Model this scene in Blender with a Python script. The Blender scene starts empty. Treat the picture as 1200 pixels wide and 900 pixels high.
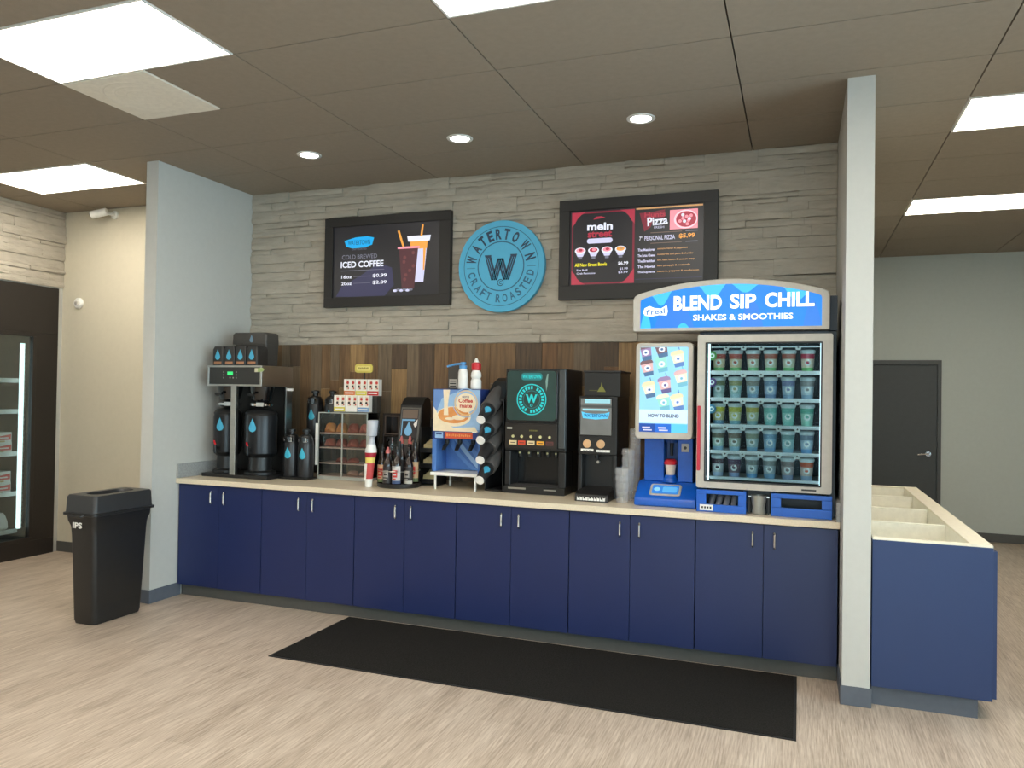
import bpy, math, random
from mathutils import Matrix, Vector
random.seed(7)
SC = bpy.context.scene
COL = SC.collection
PI = math.pi

# ---------------------------------------------------------------- camera
def setup_camera():
    yaw, pitch, roll = 0.3561, 0.0129, 0.0158
    cy, sy, cp, sp = math.cos(yaw), math.sin(yaw), math.cos(pitch), math.sin(pitch)
    fw = Vector((-sy*cp, cy*cp, sp)); rt = Vector((cy, sy, 0)); up = rt.cross(fw)
    c, s = math.cos(roll), math.sin(roll)
    r2 = c*rt + s*up; u2 = -s*rt + c*up
    cam = bpy.data.cameras.new('camera'); o = bpy.data.objects.new('camera', cam); COL.objects.link(o)
    m = Matrix((r2, u2, -fw)).transposed().to_4x4()
    m.translation = Vector((4.5046, -4.7273, 1.5982))
    o.matrix_world = m
    cam.sensor_width = 36; cam.lens = 906.4/1200*36; cam.clip_start = .05; cam.clip_end = 200
    SC.camera = o
setup_camera()
# ---------------------------------------------------------------- world, daylight, exposure
W = bpy.data.worlds.new('daylight'); SC.world = W; W.use_nodes = True
bg = W.node_tree.nodes['Background']; bg.inputs[0].default_value = (.80, .90, 1, 1); bg.inputs[1].default_value = 10.0
SC.view_settings.view_transform = 'Standard'; SC.view_settings.look = 'None'
SC.view_settings.exposure = 0.0; SC.view_settings.gamma = 1.0; SC.view_settings.use_curve_mapping = False
SC.cycles.use_denoising = True
SC.cycles.max_bounces = 8; SC.cycles.transparent_max_bounces = 12
SC.cycles.caustics_reflective = False; SC.cycles.caustics_refractive = False
PANEL_L = 16.0      # ceiling panel strength
CAN_L = 30.0
FRONT_Y = -8.0
for x0, x1 in ((3.2, 5.1), (5.3, 7.2)):   # daylight portals in the shop windows
    L = bpy.data.lights.new('window_portal', 'AREA'); L.shape = 'RECTANGLE'; L.size = x1-x0; L.size_y = 2.3
    L.cycles.is_portal = True
    o = bpy.data.objects.new('window_portal', L); COL.objects.link(o)
    o.location = ((x0+x1)/2, FRONT_Y+.02, 1.55); o.rotation_euler = (PI/2, 0, PI)
L = bpy.data.lights.new('window_portal', 'AREA'); L.shape = 'RECTANGLE'; L.size = 2.6; L.size_y = 6.6; L.cycles.is_portal = True
o = bpy.data.objects.new('window_portal', L); COL.objects.link(o); o.location = (7.38, -3.8, 1.55); o.rotation_euler = (0, PI/2, 0)

# ---------------------------------------------------------------- materials
def lin(c):
    out = []
    for v in c:
        v = v/255
        out.append(v/12.92 if v <= .04045 else ((v+.055)/1.055)**2.4)
    return tuple(out)+(1,)
MATS = {}
def M(name, col, rough=.5, metal=0, var=.06, scale=25, bump=0, bscale=200, coat=0, stretch=None, alpha=None, trans=0, col2=None, spec=.5):
    if name in MATS: return MATS[name]
    m = bpy.data.materials.new(name); m.use_nodes = True; nt = m.node_tree; N = nt.nodes; L = nt.links
    b = N['Principled BSDF']; c = lin(col)
    b.inputs['Roughness'].default_value = rough; b.inputs['Metallic'].default_value = metal
    b.inputs['Coat Weight'].default_value = coat; b.inputs['Specular IOR Level'].default_value = spec
    if trans: b.inputs['Transmission Weight'].default_value = trans
    tc = N.new('ShaderNodeTexCoord'); mp = N.new('ShaderNodeMapping'); L.new(tc.outputs['Object'], mp.inputs[0])
    if stretch: mp.inputs['Scale'].default_value = stretch
    nz = N.new('ShaderNodeTexNoise'); nz.inputs['Scale'].default_value = scale; nz.inputs['Detail'].default_value = 6
    nz.inputs['Roughness'].default_value = .6
    L.new(mp.outputs[0], nz.inputs['Vector'])
    cr = N.new('ShaderNodeValToRGB'); e = cr.color_ramp.elements
    e[0].position = .3; e[1].position = .7
    if col2: e[0].color = lin(col2); e[1].color = c
    else:
        e[0].color = tuple(v*(1-var) for v in c[:3])+(1,); e[1].color = tuple(min(1, v*(1+var)) for v in c[:3])+(1,)
    L.new(nz.outputs[0], cr.inputs[0]); L.new(cr.outputs[0], b.inputs['Base Color'])
    if bump:
        n2 = N.new('ShaderNodeTexNoise'); n2.inputs['Scale'].default_value = bscale; n2.inputs['Detail'].default_value = 4
        L.new(mp.outputs[0], n2.inputs['Vector'])
        bp = N.new('ShaderNodeBump'); bp.inputs['Strength'].default_value = bump; bp.inputs['Distance'].default_value = .01
        L.new(n2.outputs[0], bp.inputs['Height']); L.new(bp.outputs[0], b.inputs['Normal'])
    MATS[name] = m
    return m
def E(name, col, strength=1.0, var=0):
    if name in MATS: return MATS[name]
    m = bpy.data.materials.new(name); m.use_nodes = True; nt = m.node_tree; N = nt.nodes; L = nt.links
    b = N['Principled BSDF']; c = lin(col)
    b.inputs['Base Color'].default_value = tuple(v*.3 for v in c[:3])+(1,); b.inputs['Roughness'].default_value = .3
    b.inputs['Emission Color'].default_value = c; b.inputs['Emission Strength'].default_value = strength
    if var:
        nz = N.new('ShaderNodeTexNoise'); nz.inputs['Scale'].default_value = 6
        cr = N.new('ShaderNodeValToRGB'); cr.color_ramp.elements[0].position = .3; cr.color_ramp.elements[1].position = .7
        cr.color_ramp.elements[0].color = tuple(v*(1-var) for v in c[:3])+(1,); cr.color_ramp.elements[1].color = c
        tc = N.new('ShaderNodeTexCoord'); L.new(tc.outputs['Object'], nz.inputs['Vector'])
        L.new(nz.outputs[0], cr.inputs[0]); L.new(cr.outputs[0], b.inputs['Emission Color'])
    MATS[name] = m
    return m
def GL(name, tint=(235, 245, 245), refl=.09, rough=.02):
    if name in MATS: return MATS[name]
    m = bpy.data.materials.new(name); m.use_nodes = True; nt = m.node_tree; N = nt.nodes; L = nt.links
    N.remove(N['Principled BSDF']); out = N['Material Output']
    t = N.new('ShaderNodeBsdfTransparent'); t.inputs[0].default_value = lin(tint)
    g = N.new('ShaderNodeBsdfGlossy'); g.inputs['Roughness'].default_value = rough
    lw = N.new('ShaderNodeFresnel'); lw.inputs[0].default_value = 1.45
    mu = N.new('ShaderNodeMath'); mu.operation = 'MULTIPLY_ADD'; mu.inputs[1].default_value = 1.0; mu.inputs[2].default_value = refl-.04
    L.new(lw.outputs[0], mu.inputs[0])
    mx = N.new('ShaderNodeMixShader'); L.new(mu.outputs[0], mx.inputs[0]); L.new(t.outputs[0], mx.inputs[1]); L.new(g.outputs[0], mx.inputs[2])
    L.new(mx.outputs[0], out.inputs[0])
    MATS[name] = m
    return m

def floor_mat():
    m = bpy.data.materials.new('vinyl_plank'); m.use_nodes = True; nt = m.node_tree; N = nt.nodes; L = nt.links
    b = N['Principled BSDF']
    tc = N.new('ShaderNodeTexCoord')
    mp = N.new('ShaderNodeMapping'); mp.inputs['Rotation'].default_value = (0, 0, PI/2); L.new(tc.outputs['Object'], mp.inputs[0])
    br = N.new('ShaderNodeTexBrick'); br.inputs['Scale'].default_value = 1; br.inputs['Brick Width'].default_value = 1.2
    br.inputs['Row Height'].default_value = .18; br.inputs['Mortar Size'].default_value = .0008; br.offset = .37
    br.inputs['Color1'].default_value = (0, 0, 0, 1); br.inputs['Color2'].default_value = (1, 1, 1, 1); br.inputs['Mortar'].default_value = (.4, .4, .4, 1)
    L.new(mp.outputs[0], br.inputs['Vector'])
    def noise(sx, sy, det, sc):
        q = N.new('ShaderNodeMapping'); q.inputs['Scale'].default_value = (sx, sy, 1); L.new(tc.outputs['Object'], q.inputs[0])
        n = N.new('ShaderNodeTexNoise'); n.inputs['Scale'].default_value = sc; n.inputs['Detail'].default_value = det; n.inputs['Roughness'].default_value = .65
        L.new(q.outputs[0], n.inputs['Vector']); return n
    n1 = noise(40, 1.6, 6, 3.0); n2 = noise(5, .7, 4, 2.0)
    add = N.new('ShaderNodeMath'); add.operation = 'MULTIPLY_ADD'; add.inputs[1].default_value = .7
    L.new(n1.outputs[0], add.inputs[0])
    m2 = N.new('ShaderNodeMath'); m2.operation = 'MULTIPLY_ADD'; m2.inputs[1].default_value = .3; L.new(n2.outputs[0], m2.inputs[0])
    m3 = N.new('ShaderNodeMath'); m3.operation = 'MULTIPLY'; m3.inputs[1].default_value = .06; L.new(br.outputs[0], m3.inputs[0])
    L.new(m3.outputs[0], m2.inputs[2]); L.new(m2.outputs[0], add.inputs[2])
    cr = N.new('ShaderNodeValToRGB'); e = cr.color_ramp.elements
    e[0].position = .36; e[0].color = lin((138, 123, 109)); e[1].position = .66; e[1].color = lin((206, 192, 177))
    x = e.new(.5); x.color = lin((176, 160, 144))
    L.new(add.outputs[0], cr.inputs[0]); L.new(cr.outputs[0], b.inputs['Base Color'])
    b.inputs['Roughness'].default_value = .42
    bp = N.new('ShaderNodeBump'); bp.inputs['Strength'].default_value = .12; bp.inputs['Distance'].default_value = .004
    L.new(add.outputs[0], bp.inputs['Height']); L.new(bp.outputs[0], b.inputs['Normal'])
    return m

# ---------------------------------------------------------------- mesh builder
_txt = {}
def text_geo(s, bold):
    k = (s, bold)
    if k not in _txt:
        cu = bpy.data.curves.new('t', 'FONT'); cu.body = s; cu.align_x = 'CENTER'; cu.align_y = 'CENTER'; cu.offset = bold; cu.resolution_u = 3
        o = bpy.data.objects.new('t', cu); COL.objects.link(o)
        dg = bpy.context.evaluated_depsgraph_get(); me = bpy.data.meshes.new_from_object(o.evaluated_get(dg))
        vs = [tuple(v.co[:2]) for v in me.vertices]; fs = [tuple(p.vertices) for p in me.polygons]
        bpy.data.objects.remove(o); bpy.data.curves.remove(cu); bpy.data.meshes.remove(me)
        if vs:
            x0 = min(v[0] for v in vs); x1 = max(v[0] for v in vs); y0 = min(v[1] for v in vs); y1 = max(v[1] for v in vs)
            vs = [((a-(x0+x1)/2), (b-(y0+y1)/2)) for a, b in vs]
            _txt[k] = (vs, fs, x1-x0, y1-y0)
        else: _txt[k] = ([], [], 1, 1)
    return _txt[k]
ORG = {}
class MB:
    def __init__(s): s.v = []; s.f = []; s.m = []; s.mats = []; s.T = Matrix.Identity(4)
    def mi(s, mat):
        if mat not in s.mats: s.mats.append(mat)
        return s.mats.index(mat)
    def add(s, vs, fs, mat):
        n = len(s.v); i = s.mi(mat)
        for v in vs: s.v.append(tuple(s.T @ Vector(v)))
        for f in fs: s.f.append(tuple(a+n for a in f)); s.m.append(i)
        return s
    def box(s, x0, x1, y0, y1, z0, z1, mat):
        v = [(x0, y0, z0), (x1, y0, z0), (x1, y1, z0), (x0, y1, z0), (x0, y0, z1), (x1, y0, z1), (x1, y1, z1), (x0, y1, z1)]
        return s.add(v, [(3, 2, 1, 0), (4, 5, 6, 7), (0, 1, 5, 4), (1, 2, 6, 5), (2, 3, 7, 6), (3, 0, 4, 7)], mat)
    def prism(s, pts, a, b, mat, axis='y'):
        # pts polygon: axis y -> (x,z); axis x -> (y,z); axis z -> (x,y)
        def P(p, t): return {'y': (p[0], t, p[1]), 'x': (t, p[0], p[1]), 'z': (p[0], p[1], t)}[axis]
        n = len(pts); v = [P(p, a) for p in pts]+[P(p, b) for p in pts]
        ar = sum(pts[i][0]*pts[(i+1) % n][1]-pts[(i+1) % n][0]*pts[i][1] for i in range(n))
        f = [tuple(range(n)), tuple(range(2*n-1, n-1, -1))]+[(i, n+i, n+(i+1) % n, (i+1) % n) for i in range(n)]
        flip = (ar < 0) != (axis in ('x', 'z'))
        if flip: f = [t[::-1] for t in f]
        return s.add(v, f, mat)
    def flat(s, pts, y, mat):
        n = len(pts)
        ar = sum(pts[i][0]*pts[(i+1) % n][1]-pts[(i+1) % n][0]*pts[i][1] for i in range(n))
        if ar < 0: pts = pts[::-1]
        return s.add([(p[0], y, p[1]) for p in pts], [tuple(range(n))], mat)
    def rect(s, x0, x1, z0, z1, y, mat): return s.flat([(x0, z0), (x1, z0), (x1, z1), (x0, z1)], y, mat)
    def disc(s, x, z, rx, y, mat, rz=None, n=28, a0=0, a1=2*PI):
        rz = rz or rx
        full = abs(a1-a0-2*PI) < 1e-6
        k = n if full else n+1
        return s.flat([(x+rx*math.cos(a0+(a1-a0)*i/n), z+rz*math.sin(a0+(a1-a0)*i/n)) for i in range(k)], y, mat)
    def ring(s, x, z, r0, r1, y, mat, n=48):
        v = []
        for i in range(n):
            a = 2*PI*i/n
            v += [(x+r0*math.cos(a), y, z+r0*math.sin(a)), (x+r1*math.cos(a), y, z+r1*math.sin(a))]
        f = [(2*i, 2*i+1, (2*i+3) % (2*n), (2*i+2) % (2*n)) for i in range(n)]
        return s.add(v, f, mat)
    def text(s, t, x, z, y, h, mat, w=None, bold=0, align='C', ang=0):
        vs, fs, tw, th = text_geo(t, bold)
        k = h/th if th else 1; kx = (w/tw) if w else k
        ox = x if align == 'C' else (x+tw*kx/2 if align == 'L' else x-tw*kx/2)
        ca, sa = math.cos(ang), math.sin(ang)
        pv = []
        for a, b in vs:
            a *= kx; b *= k
            pv.append((ox+a*ca-b*sa, y, z+a*sa+b*ca))
        return s.add(pv, fs, mat)
    def cyl(s, p0, p1, r0, r1, mat, n=20, cap=True):
        p0 = Vector(p0); p1 = Vector(p1); d = (p1-p0).normalized()
        a = d.orthogonal().normalized(); b = d.cross(a)
        v = []
        for p, r in ((p0, r0), (p1, r1)):
            for i in range(n):
                t = 2*PI*i/n; v.append(tuple(p+a*math.cos(t)*r+b*math.sin(t)*r))
        f = [(i, (i+1) % n, n+(i+1) % n, n+i) for i in range(n)]
        if cap: f += [tuple(range(n-1, -1, -1)), tuple(range(n, 2*n))]
        return s.add(v, f, mat)
    def lathe(s, c, prof, mat, n=24, axis=None):
        # prof: list of (r, z[, mat]); closed at the ends where r==0 or capped
        R = Matrix.Identity(3)
        if axis is not None: R = Vector((0, 0, 1)).rotation_difference(Vector(axis)).to_matrix()
        c = Vector(c); k = len(prof)
        v = []
        for p in prof:
            for i in range(n):
                t = 2*PI*i/n; v.append(tuple(c+R @ Vector((p[0]*math.cos(t), p[0]*math.sin(t), p[1]))))
        base = len(s.v); s.add(v, [], mat)
        for j in range(k-1):
            mj = s.mi(prof[j][2] if len(prof[j]) > 2 else mat)
            for i in range(n):
                s.f.append(tuple(base+q for q in (j*n+i, j*n+(i+1) % n, (j+1)*n+(i+1) % n, (j+1)*n+i))); s.m.append(mj)
        s.f.append(tuple(base+i for i in range(n-1, -1, -1))); s.m.append(s.mi(prof[0][2] if len(prof[0]) > 2 else mat))
        s.f.append(tuple(base+(k-1)*n+i for i in range(n))); s.m.append(s.mi(prof[-2][2] if len(prof[-2]) > 2 else mat))
        return s
    def tube(s, path, r, mat, n=10):
        P = [Vector(p) for p in path]; rings = []
        for i, p in enumerate(P):
            d = (P[min(i+1, len(P)-1)]-P[max(i-1, 0)]).normalized()
            up = Vector((0, 0, 1)) if abs(d.z) < .9 else Vector((1, 0, 0))
            a = d.cross(up).normalized(); b = a.cross(d)
            rings.append([tuple(p+a*math.cos(2*PI*k/n)*r+b*math.sin(2*PI*k/n)*r) for k in range(n)])
        return s.loft(rings, mat)
    def loft(s, rings, mat, cap=True):
        n = len(rings[0]); v = [p for r in rings for p in r]
        f = [(j*n+i, j*n+(i+1) % n, (j+1)*n+(i+1) % n, (j+1)*n+i) for j in range(len(rings)-1) for i in range(n)]
        if cap: f += [tuple(range(n-1, -1, -1)), tuple(range((len(rings)-1)*n, len(rings)*n))]
        return s.add(v, f, mat)
    def build(s, name, parent=None, origin=None, bevel=0, seg=2, recalc=True):
        me = bpy.data.meshes.new(name)
        if parent is not None: org = ORG[parent.name]
        elif origin is not None: org = Vector(origin)
        else:
            xs = [v[0] for v in s.v]; ys = [v[1] for v in s.v]; zs = [v[2] for v in s.v]
            org = Vector(((min(xs)+max(xs))/2, (min(ys)+max(ys))/2, min(zs)))
        me.from_pydata([tuple(Vector(v)-org) for v in s.v], [], s.f)
        for m in s.mats: me.materials.append(m)
        me.polygons.foreach_set('material_index', s.m); me.update()
        if recalc:
            import bmesh
            bm = bmesh.new(); bm.from_mesh(me); bmesh.ops.recalc_face_normals(bm, faces=[f for f in bm.faces if all(not e.is_boundary for e in f.edges)]); bm.to_mesh(me); bm.free()
        me.polygons.foreach_set('use_smooth', [True]*len(me.polygons)); me.set_sharp_from_angle(angle=math.radians(35))
        o = bpy.data.objects.new(name, me); COL.objects.link(o)
        if parent is not None: o.parent = parent
        else: o.location = org
        ORG[o.name] = org
        if bevel:
            b = o.modifiers.new('bevel', 'BEVEL'); b.width = bevel; b.segments = seg; b.limit_method = 'ANGLE'; b.angle_limit = math.radians(40)
            b.harden_normals = True
        return o
def thing(name, label, cat, loc, group=None):
    o = bpy.data.objects.new(name, None); COL.objects.link(o); o.location = loc; o.empty_display_size = .05
    ORG[o.name] = Vector(loc)
    o['label'] = label; o['category'] = cat
    if group: o['group'] = group
    return o
def tag(o, label, cat, group=None):
    o['label'] = label; o['category'] = cat
    if group: o['group'] = group
    return o
def dup(root, loc, label=None):
    def cp(o, par):
        c = o.copy(); COL.objects.link(c)
        if par: c.parent = par
        for ch in o.children: cp(ch, c)
        return c
    r = cp(root, None); r.location = loc
    if label: r['label'] = label
    return r
def struct(mb, name, bevel=0, origin=None):
    o = mb.build(name, origin=origin, bevel=bevel); o['kind'] = 'structure'; return o
def rrect(x0, x1, y0, y1, r, z, k=5):
    pts = []
    for cx, cy, a in ((x1-r, y0+r, -PI/2), (x1-r, y1-r, 0), (x0+r, y1-r, PI/2), (x0+r, y0+r, PI)):
        for i in range(k+1):
            t = a+PI/2*i/k; pts.append((cx+r*math.cos(t), cy+r*math.sin(t), z))
    return pts
def rr2(x0, x1, z0, z1, r, k=5):
    return [(p[0], p[1]) for p in rrect(x0, x1, z0, z1, r, 0, k)]
def frame_xz(mb, x0, x1, z0, z1, w, y0, y1, mat):
    mb.box(x0, x1, y0, y1, z1-w, z1, mat); mb.box(x0, x1, y0, y1, z0, z0+w, mat)
    mb.box(x0, x0+w, y0, y1, z0+w, z1-w, mat); mb.box(x1-w, x1, y0, y1, z0+w, z1-w, mat)
def drop(mb, x, z, h, y, mat):
    # water-drop emblem
    pts = []
    r = h*.30; cz = z-h/2+r
    for i in range(15):
        a = math.radians(150)+math.radians(240)*i/14
        pts.append((x+r*math.cos(a), cz+r*math.sin(a)))
    pts.append((x, z+h/2))
    return mb.flat(pts, y, mat)

def drop_grid(mb, h, put, mat, n=16, m=6):
    rr = h*.30; cz = -h/2+rr; V = []
    for i in range(n+1):
        v = -h/2+h*i/n; t = v-cz
        if t <= rr*.5: w = math.sqrt(max(0, rr*rr-t*t))
        else: w = rr*.866*(1-(v-(cz+rr*.5))/(h/2-(cz+rr*.5)))
        w = max(w, .0004)
        for j in range(m+1): V.append(put(w*(2*j/m-1), v))
    mb.add(V, [(i*(m+1)+j, i*(m+1)+j+1, (i+1)*(m+1)+j+1, (i+1)*(m+1)+j) for i in range(n) for j in range(m)], mat)
def wrap_drop(mb, x, y, r, zc, h, ang0, mat):
    drop_grid(mb, h, lambda u, v: (x+r*math.sin(ang0+u/r), y-r*math.cos(ang0+u/r), zc+v), mat)

# palette
WALL = M('painted_drywall', (190, 190, 185), .75, bump=.08, bscale=300, var=.02)
WALLW = M('warm_drywall', (205, 198, 178), .75, bump=.08, bscale=300, var=.02)
WALLR = M('rear_drywall', (192, 198, 192), .75, bump=.08, bscale=300, var=.02)
CEIL = M('ceiling_tile', (146, 134, 119), .8, var=.05, bump=.15, bscale=400)
GRID = M('ceiling_grid', (94, 86, 76), .6)
BASE = M('rubber_base', (88, 94, 104), .5)
NAVY = M('navy_laminate', (24, 38, 84), .42, var=.03, scale=4)
CREAM = M('cream_quartz', (222, 208, 184), .3, var=.08, scale=120)
SPLASH = M('speckled_grey_stone', (150, 152, 152), .35, var=.25, scale=90)
BLACK = M('black_plastic', (24, 24, 25), .38)
BLACKG = M('gloss_black', (14, 15, 17), .12, coat=.5)
DARK = M('dark_charcoal', (40, 40, 41), .5)
STEEL = M('brushed_steel', (190, 190, 186), .28, metal=1, stretch=(1, 1, 40), scale=8)
CHROME = M('chrome', (225, 228, 230), .12, metal=1)
WHITE = M('white_plastic', (232, 232, 228), .4)
FRAMEG = M('beige_grey_enamel', (186, 181, 172), .4)
BLUE = M('kiosk_blue', (10, 88, 190), .35)
DROPB = M('drop_blue', (70, 168, 204), .5)
RED = M('red_plastic', (200, 28, 40), .4)
GLASS = GL('clear_glass')
ACRYL = GL('clear_acrylic', (247, 249, 247), .035)
CLEAR = GL('clear_cup_plastic', (215, 222, 228), .22, .08)

# ================================================================ SETTING
XL, XR, YB, YR, H = -2.263, 7.4, .82, 5.45, 3.30
struct(MB().box(XL-.9, XR, FRONT_Y, YR, -.1, 0, floor_mat()), 'floor', origin=(0, 0, 0))
# ceiling: grid plane with lay-in tiles, openings where lights and the vent sit
gx = [.6+1.195*k for k in range(-3, 9)]; gy = [-.975+.5925*k for k in range(-12, 12)]
lights = []
def cell(x, y): return (round((x-.6)/1.195-.5), round((y+.975)/.5925-.5))
LIGHTS = [(1.19, -1.86), (-1.19, -.1), (3.59, -1.86), (6.0, .52), (6.0, 2.9), (1.19, -4.3), (3.59, -4.3), (6.0, -1.86), (6.0, -4.3), (-1.19, -3.1), (3.59, -6.5), (1.19, -6.5)]
LC = {}
for p in LIGHTS: LC[cell(*p)] = 1
cb = MB(); cb.box(XL, XR, FRONT_Y, YR, H+.03, H+.1, GRID)
g = .004
for i in range(-3, 8):
    for j in range(-13, 12):
        x0 = .6+1.195*i; y0 = -.975+.5925*j
        a0, a1, b0, b1 = max(x0, XL), min(x0+1.195, XR), max(y0, FRONT_Y), min(y0+.5925, YR)
        if a1-a0 < .03 or b1-b0 < .03 or (i, j) in LC: continue
        if (i, j) == cell(1.0, -1.26): a0 = x0+.5975
        cb.box(a0+g, a1-g, b0+g, b1-g, H, H+.03, CEIL)
struct(cb, 'ceiling', origin=(0, 0, H))

def wall(name, boxes, mat=WALL):
    mb = MB()
    for b in boxes: mb.box(*b, mat)
    return struct(mb, name)
PX = 4.727
wall('wall_back', [(XL, PX+.134, YB, YB+.12, 0, H+.03)], WALLW)
wall('wall_partition_left', [(-.113, 0, -.261, YB, 0, H)])
wall('wall_partition_right', [(PX, PX+.134, -.295, YB, 0, H)])
wall('wall_rear', [(PX, 5.30, YR, YR+.1, 0, H+.03), (5.30-.0, 6.01, YR, YR+.1, 2.02, H+.03), (6.01, XR, YR, YR+.1, 0, H+.03)], WALLR)
wall('wall_right', [(XR, XR+.1, FRONT_Y, -7.1, 0, H+.03), (XR, XR+.1, -.5, YR, 0, H+.03), (XR, XR+.1, -7.1, -.5, 0, .25), (XR, XR+.1, -7.1, -.5, 2.85, H+.03)])
mb = MB()
for b in ((-7.1, -.5, .25, .30), (-7.1, -.5, 2.80, 2.85), (-7.1, -7.05, .30, 2.80), (-.55, -.5, .30, 2.80), (-4.92, -4.87, .30, 2.80), (-2.73, -2.68, .30, 2.80)): mb.box(XR+.02, XR+.08, b[0], b[1], b[2], b[3], DARK)
o = struct(mb, 'window_3'); MB().box(XR+.045, XR+.05, -7.05, -.55, .30, 2.80, GLASS).build('window_pane', o)
wall('wall_partition_rear', [(PX, PX+.134, YB+.12, YR, 0, H+.03)], WALLR)
CY0 = -1.25     # cooler opening on the left wall
wall('wall_left', [(XL-.1, XL, FRONT_Y, CY0, 0, H+.03), (XL-.1, XL, CY0, .765, 2.55, H+.03), (XL-.1, XL, .765, YB+.12, 0, H+.03)])
FW = [(3.2, 5.1), (5.3, 7.2)]
fb = [(XL, XR, FRONT_Y-.12, FRONT_Y, 0, .4), (XL, XR, FRONT_Y-.12, FRONT_Y, 2.7, H+.03)]
ed = [XL]+[v for w in FW for v in w]+[XR]
for k in range(0, len(ed), 2): fb.append((ed[k], ed[k+1], FRONT_Y-.12, FRONT_Y, .4, 2.7))
wall('wall_front', fb)
for k, (a, b) in enumerate(FW):
    mb = MB(); frame_xz(mb, a, b, .4, 2.7, .05, FRONT_Y-.09, FRONT_Y-.03, DARK)
    mb.box((a+b)/2-.025, (a+b)/2+.025, FRONT_Y-.09, FRONT_Y-.03, .45, 2.65, DARK)
    o = struct(mb, 'window_%d' % (k+1))
    MB().box(a+.05, b-.05, FRONT_Y-.065, FRONT_Y-.06, .45, 2.65, GLASS).build('window_pane', o)
# baseboards
BASEG = M('rubber_base_grey', (84, 83, 80), .5)
def bb(name, *boxes):
    mb = MB()
    for b in boxes: mb.box(*b, BASEG if name in ('baseboard_counter', 'baseboard_back', 'baseboard_rear') else BASE)
    struct(mb, name, bevel=.003)
bb('baseboard_back', (XL, -.113, YB-.008, YB, 0, .10))
bb('baseboard_partition_left', (-.121, .008, -.269, -.261, 0, .1), (-.121, -.113, -.261, YB-.008, 0, .1), (0, .008, -.261, .04, 0, .1))
bb('baseboard_partition_right', (PX-.008, PX+.142, -.303, -.295, 0, .1), (PX-.008, PX, -.295, .04, 0, .1))
bb('baseboard_rear', (6.07, XR, YR-.01, YR, 0, .10), (PX+.134, 5.24, YR-.01, YR, 0, .1))
bb('baseboard_counter', (0.009, PX-.009, .050, .058, 0, .095))
# rear door
DOORM = M('charcoal_door', (62, 64, 63), .5)
d = struct(MB().box(5.30, 6.01, YR+.01, YR+.05, 0, 2.02, DOORM), 'door_1')
mb = MB(); fr = M('door_frame_grey', (74, 76, 75), .5)
mb.box(5.25, 5.30, YR-.02, YR+.06, 0, 2.07, fr); mb.box(6.01, 6.05, YR-.02, YR+.06, 0, 2.07, fr); mb.box(5.30, 6.01, YR-.02, YR+.06, 2.02, 2.07, fr)
mb.build('door_frame', d)
mb = MB(); mb.cyl((5.92, YR+.01, .975), (5.92, YR-.012, .975), .032, .030, CHROME); mb.cyl((5.92, YR-.01, .975), (5.92, YR-.05, .975), .011, .011, CHROME)
mb.tube([(5.92, YR-.05, .975), (5.87, YR-.055, .974), (5.80, YR-.052, .965)], .010, CHROME); mb.build('door_handle', d)

# --- stacked ledgestone cladding (real relief), painted grey
STONE = M('grey_ledgestone', (174, 166, 152), .8, bump=1.0, bscale=11, var=.12, scale=5, stretch=(1, 1, 3.2))
STONEB = M('stone_joint', (134, 129, 120), .9)
def stones(mb, u0, u1, z0, z1, put):
    """put(u, z, depth) -> xyz"""
    z = z0
    while z < z1-.01:
        h = random.choice([.035, .05, .06, .075, .09, .11])
        if z+h > z1-.03: h = z1-z
        u = u0; 
        while u < u1-.005:
            L = random.uniform(.14, .62)
            if u+L > u1-.1: L = u1-u
            split = [(z, h)]
            if h > .08 and random.random() < .45: split = [(z, h*.45), (z+h*.45, h*.55)]
            for zz, hh in split:
                d0 = random.uniform(.011, .034); nx = max(3, int(L/.055)); nz = 3
                tx = random.uniform(-.006, .006); tz = random.uniform(-.008, .004); ph = random.random()*9
                V = []; jg = .0008
                for j in range(nz+1):
                    for i in range(nx+1):
                        a = i/nx; b = j/nz
                        dd = d0+tx*(a-.5)*2+tz*(b-.5)*2+random.uniform(-.0035, .0035)+.004*math.sin(a*7+ph)
                        e = 0
                        if i in (0, nx): dd -= .004
                        if j in (0, nz): dd -= .0055
                        uu = u+jg+(L-2*jg)*a; vz = zz+jg+(hh-2*jg)*b
                        if 0 < i < nx and 0 < j < nz: uu += random.uniform(-.008, .008); vz += random.uniform(-.004, .004)
                        elif j in (0, nz) and 0 < i < nx: vz += random.uniform(-.0015, .0015)
                        V.append(put(uu, vz, max(dd, .004)))
                F = [(j*(nx+1)+i, j*(nx+1)+i+1, (j+1)*(nx+1)+i+1, (j+1)*(nx+1)+i) for j in range(nz) for i in range(nx)]
                # skirt back to the wall
                per = [i for i in range(nx+1)]+[(j*(nx+1)+nx) for j in range(1, nz+1)]+[nz*(nx+1)+i for i in range(nx-1, -1, -1)]+[j*(nx+1) for j in range(nz-1, 0, -1)]
                base = len(V)
                for p in per:
                    j, i = divmod(p, nx+1)
                    V.append(put(u+jg+(L-2*jg)*i/nx, zz+jg+(hh-2*jg)*j/nz, 0))
                n = len(per)
                F += [(per[k], base+k, base+(k+1) % n, per[(k+1) % n]) for k in range(n)]
                mb.add(V, F, STONE)
            u += L
        z += h
mb = MB(); mb.box(0.002, PX-.002, YB-.007, YB, 1.99, H, STONEB)
stones(mb, 0.002, PX-.002, 1.99, H, lambda u, z, d: (u, YB-.005-d, z))
o = struct(mb, 'trim_1')
mb = MB(); mb.box(XL, XL+.006, -3.2, YB-.002, 2.56, H, STONEB)
stones(mb, -3.2, YB-.002, 2.56, H, lambda u, z, d: (XL+.005+d, u, z))
struct(mb, 'trim_2')

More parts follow.
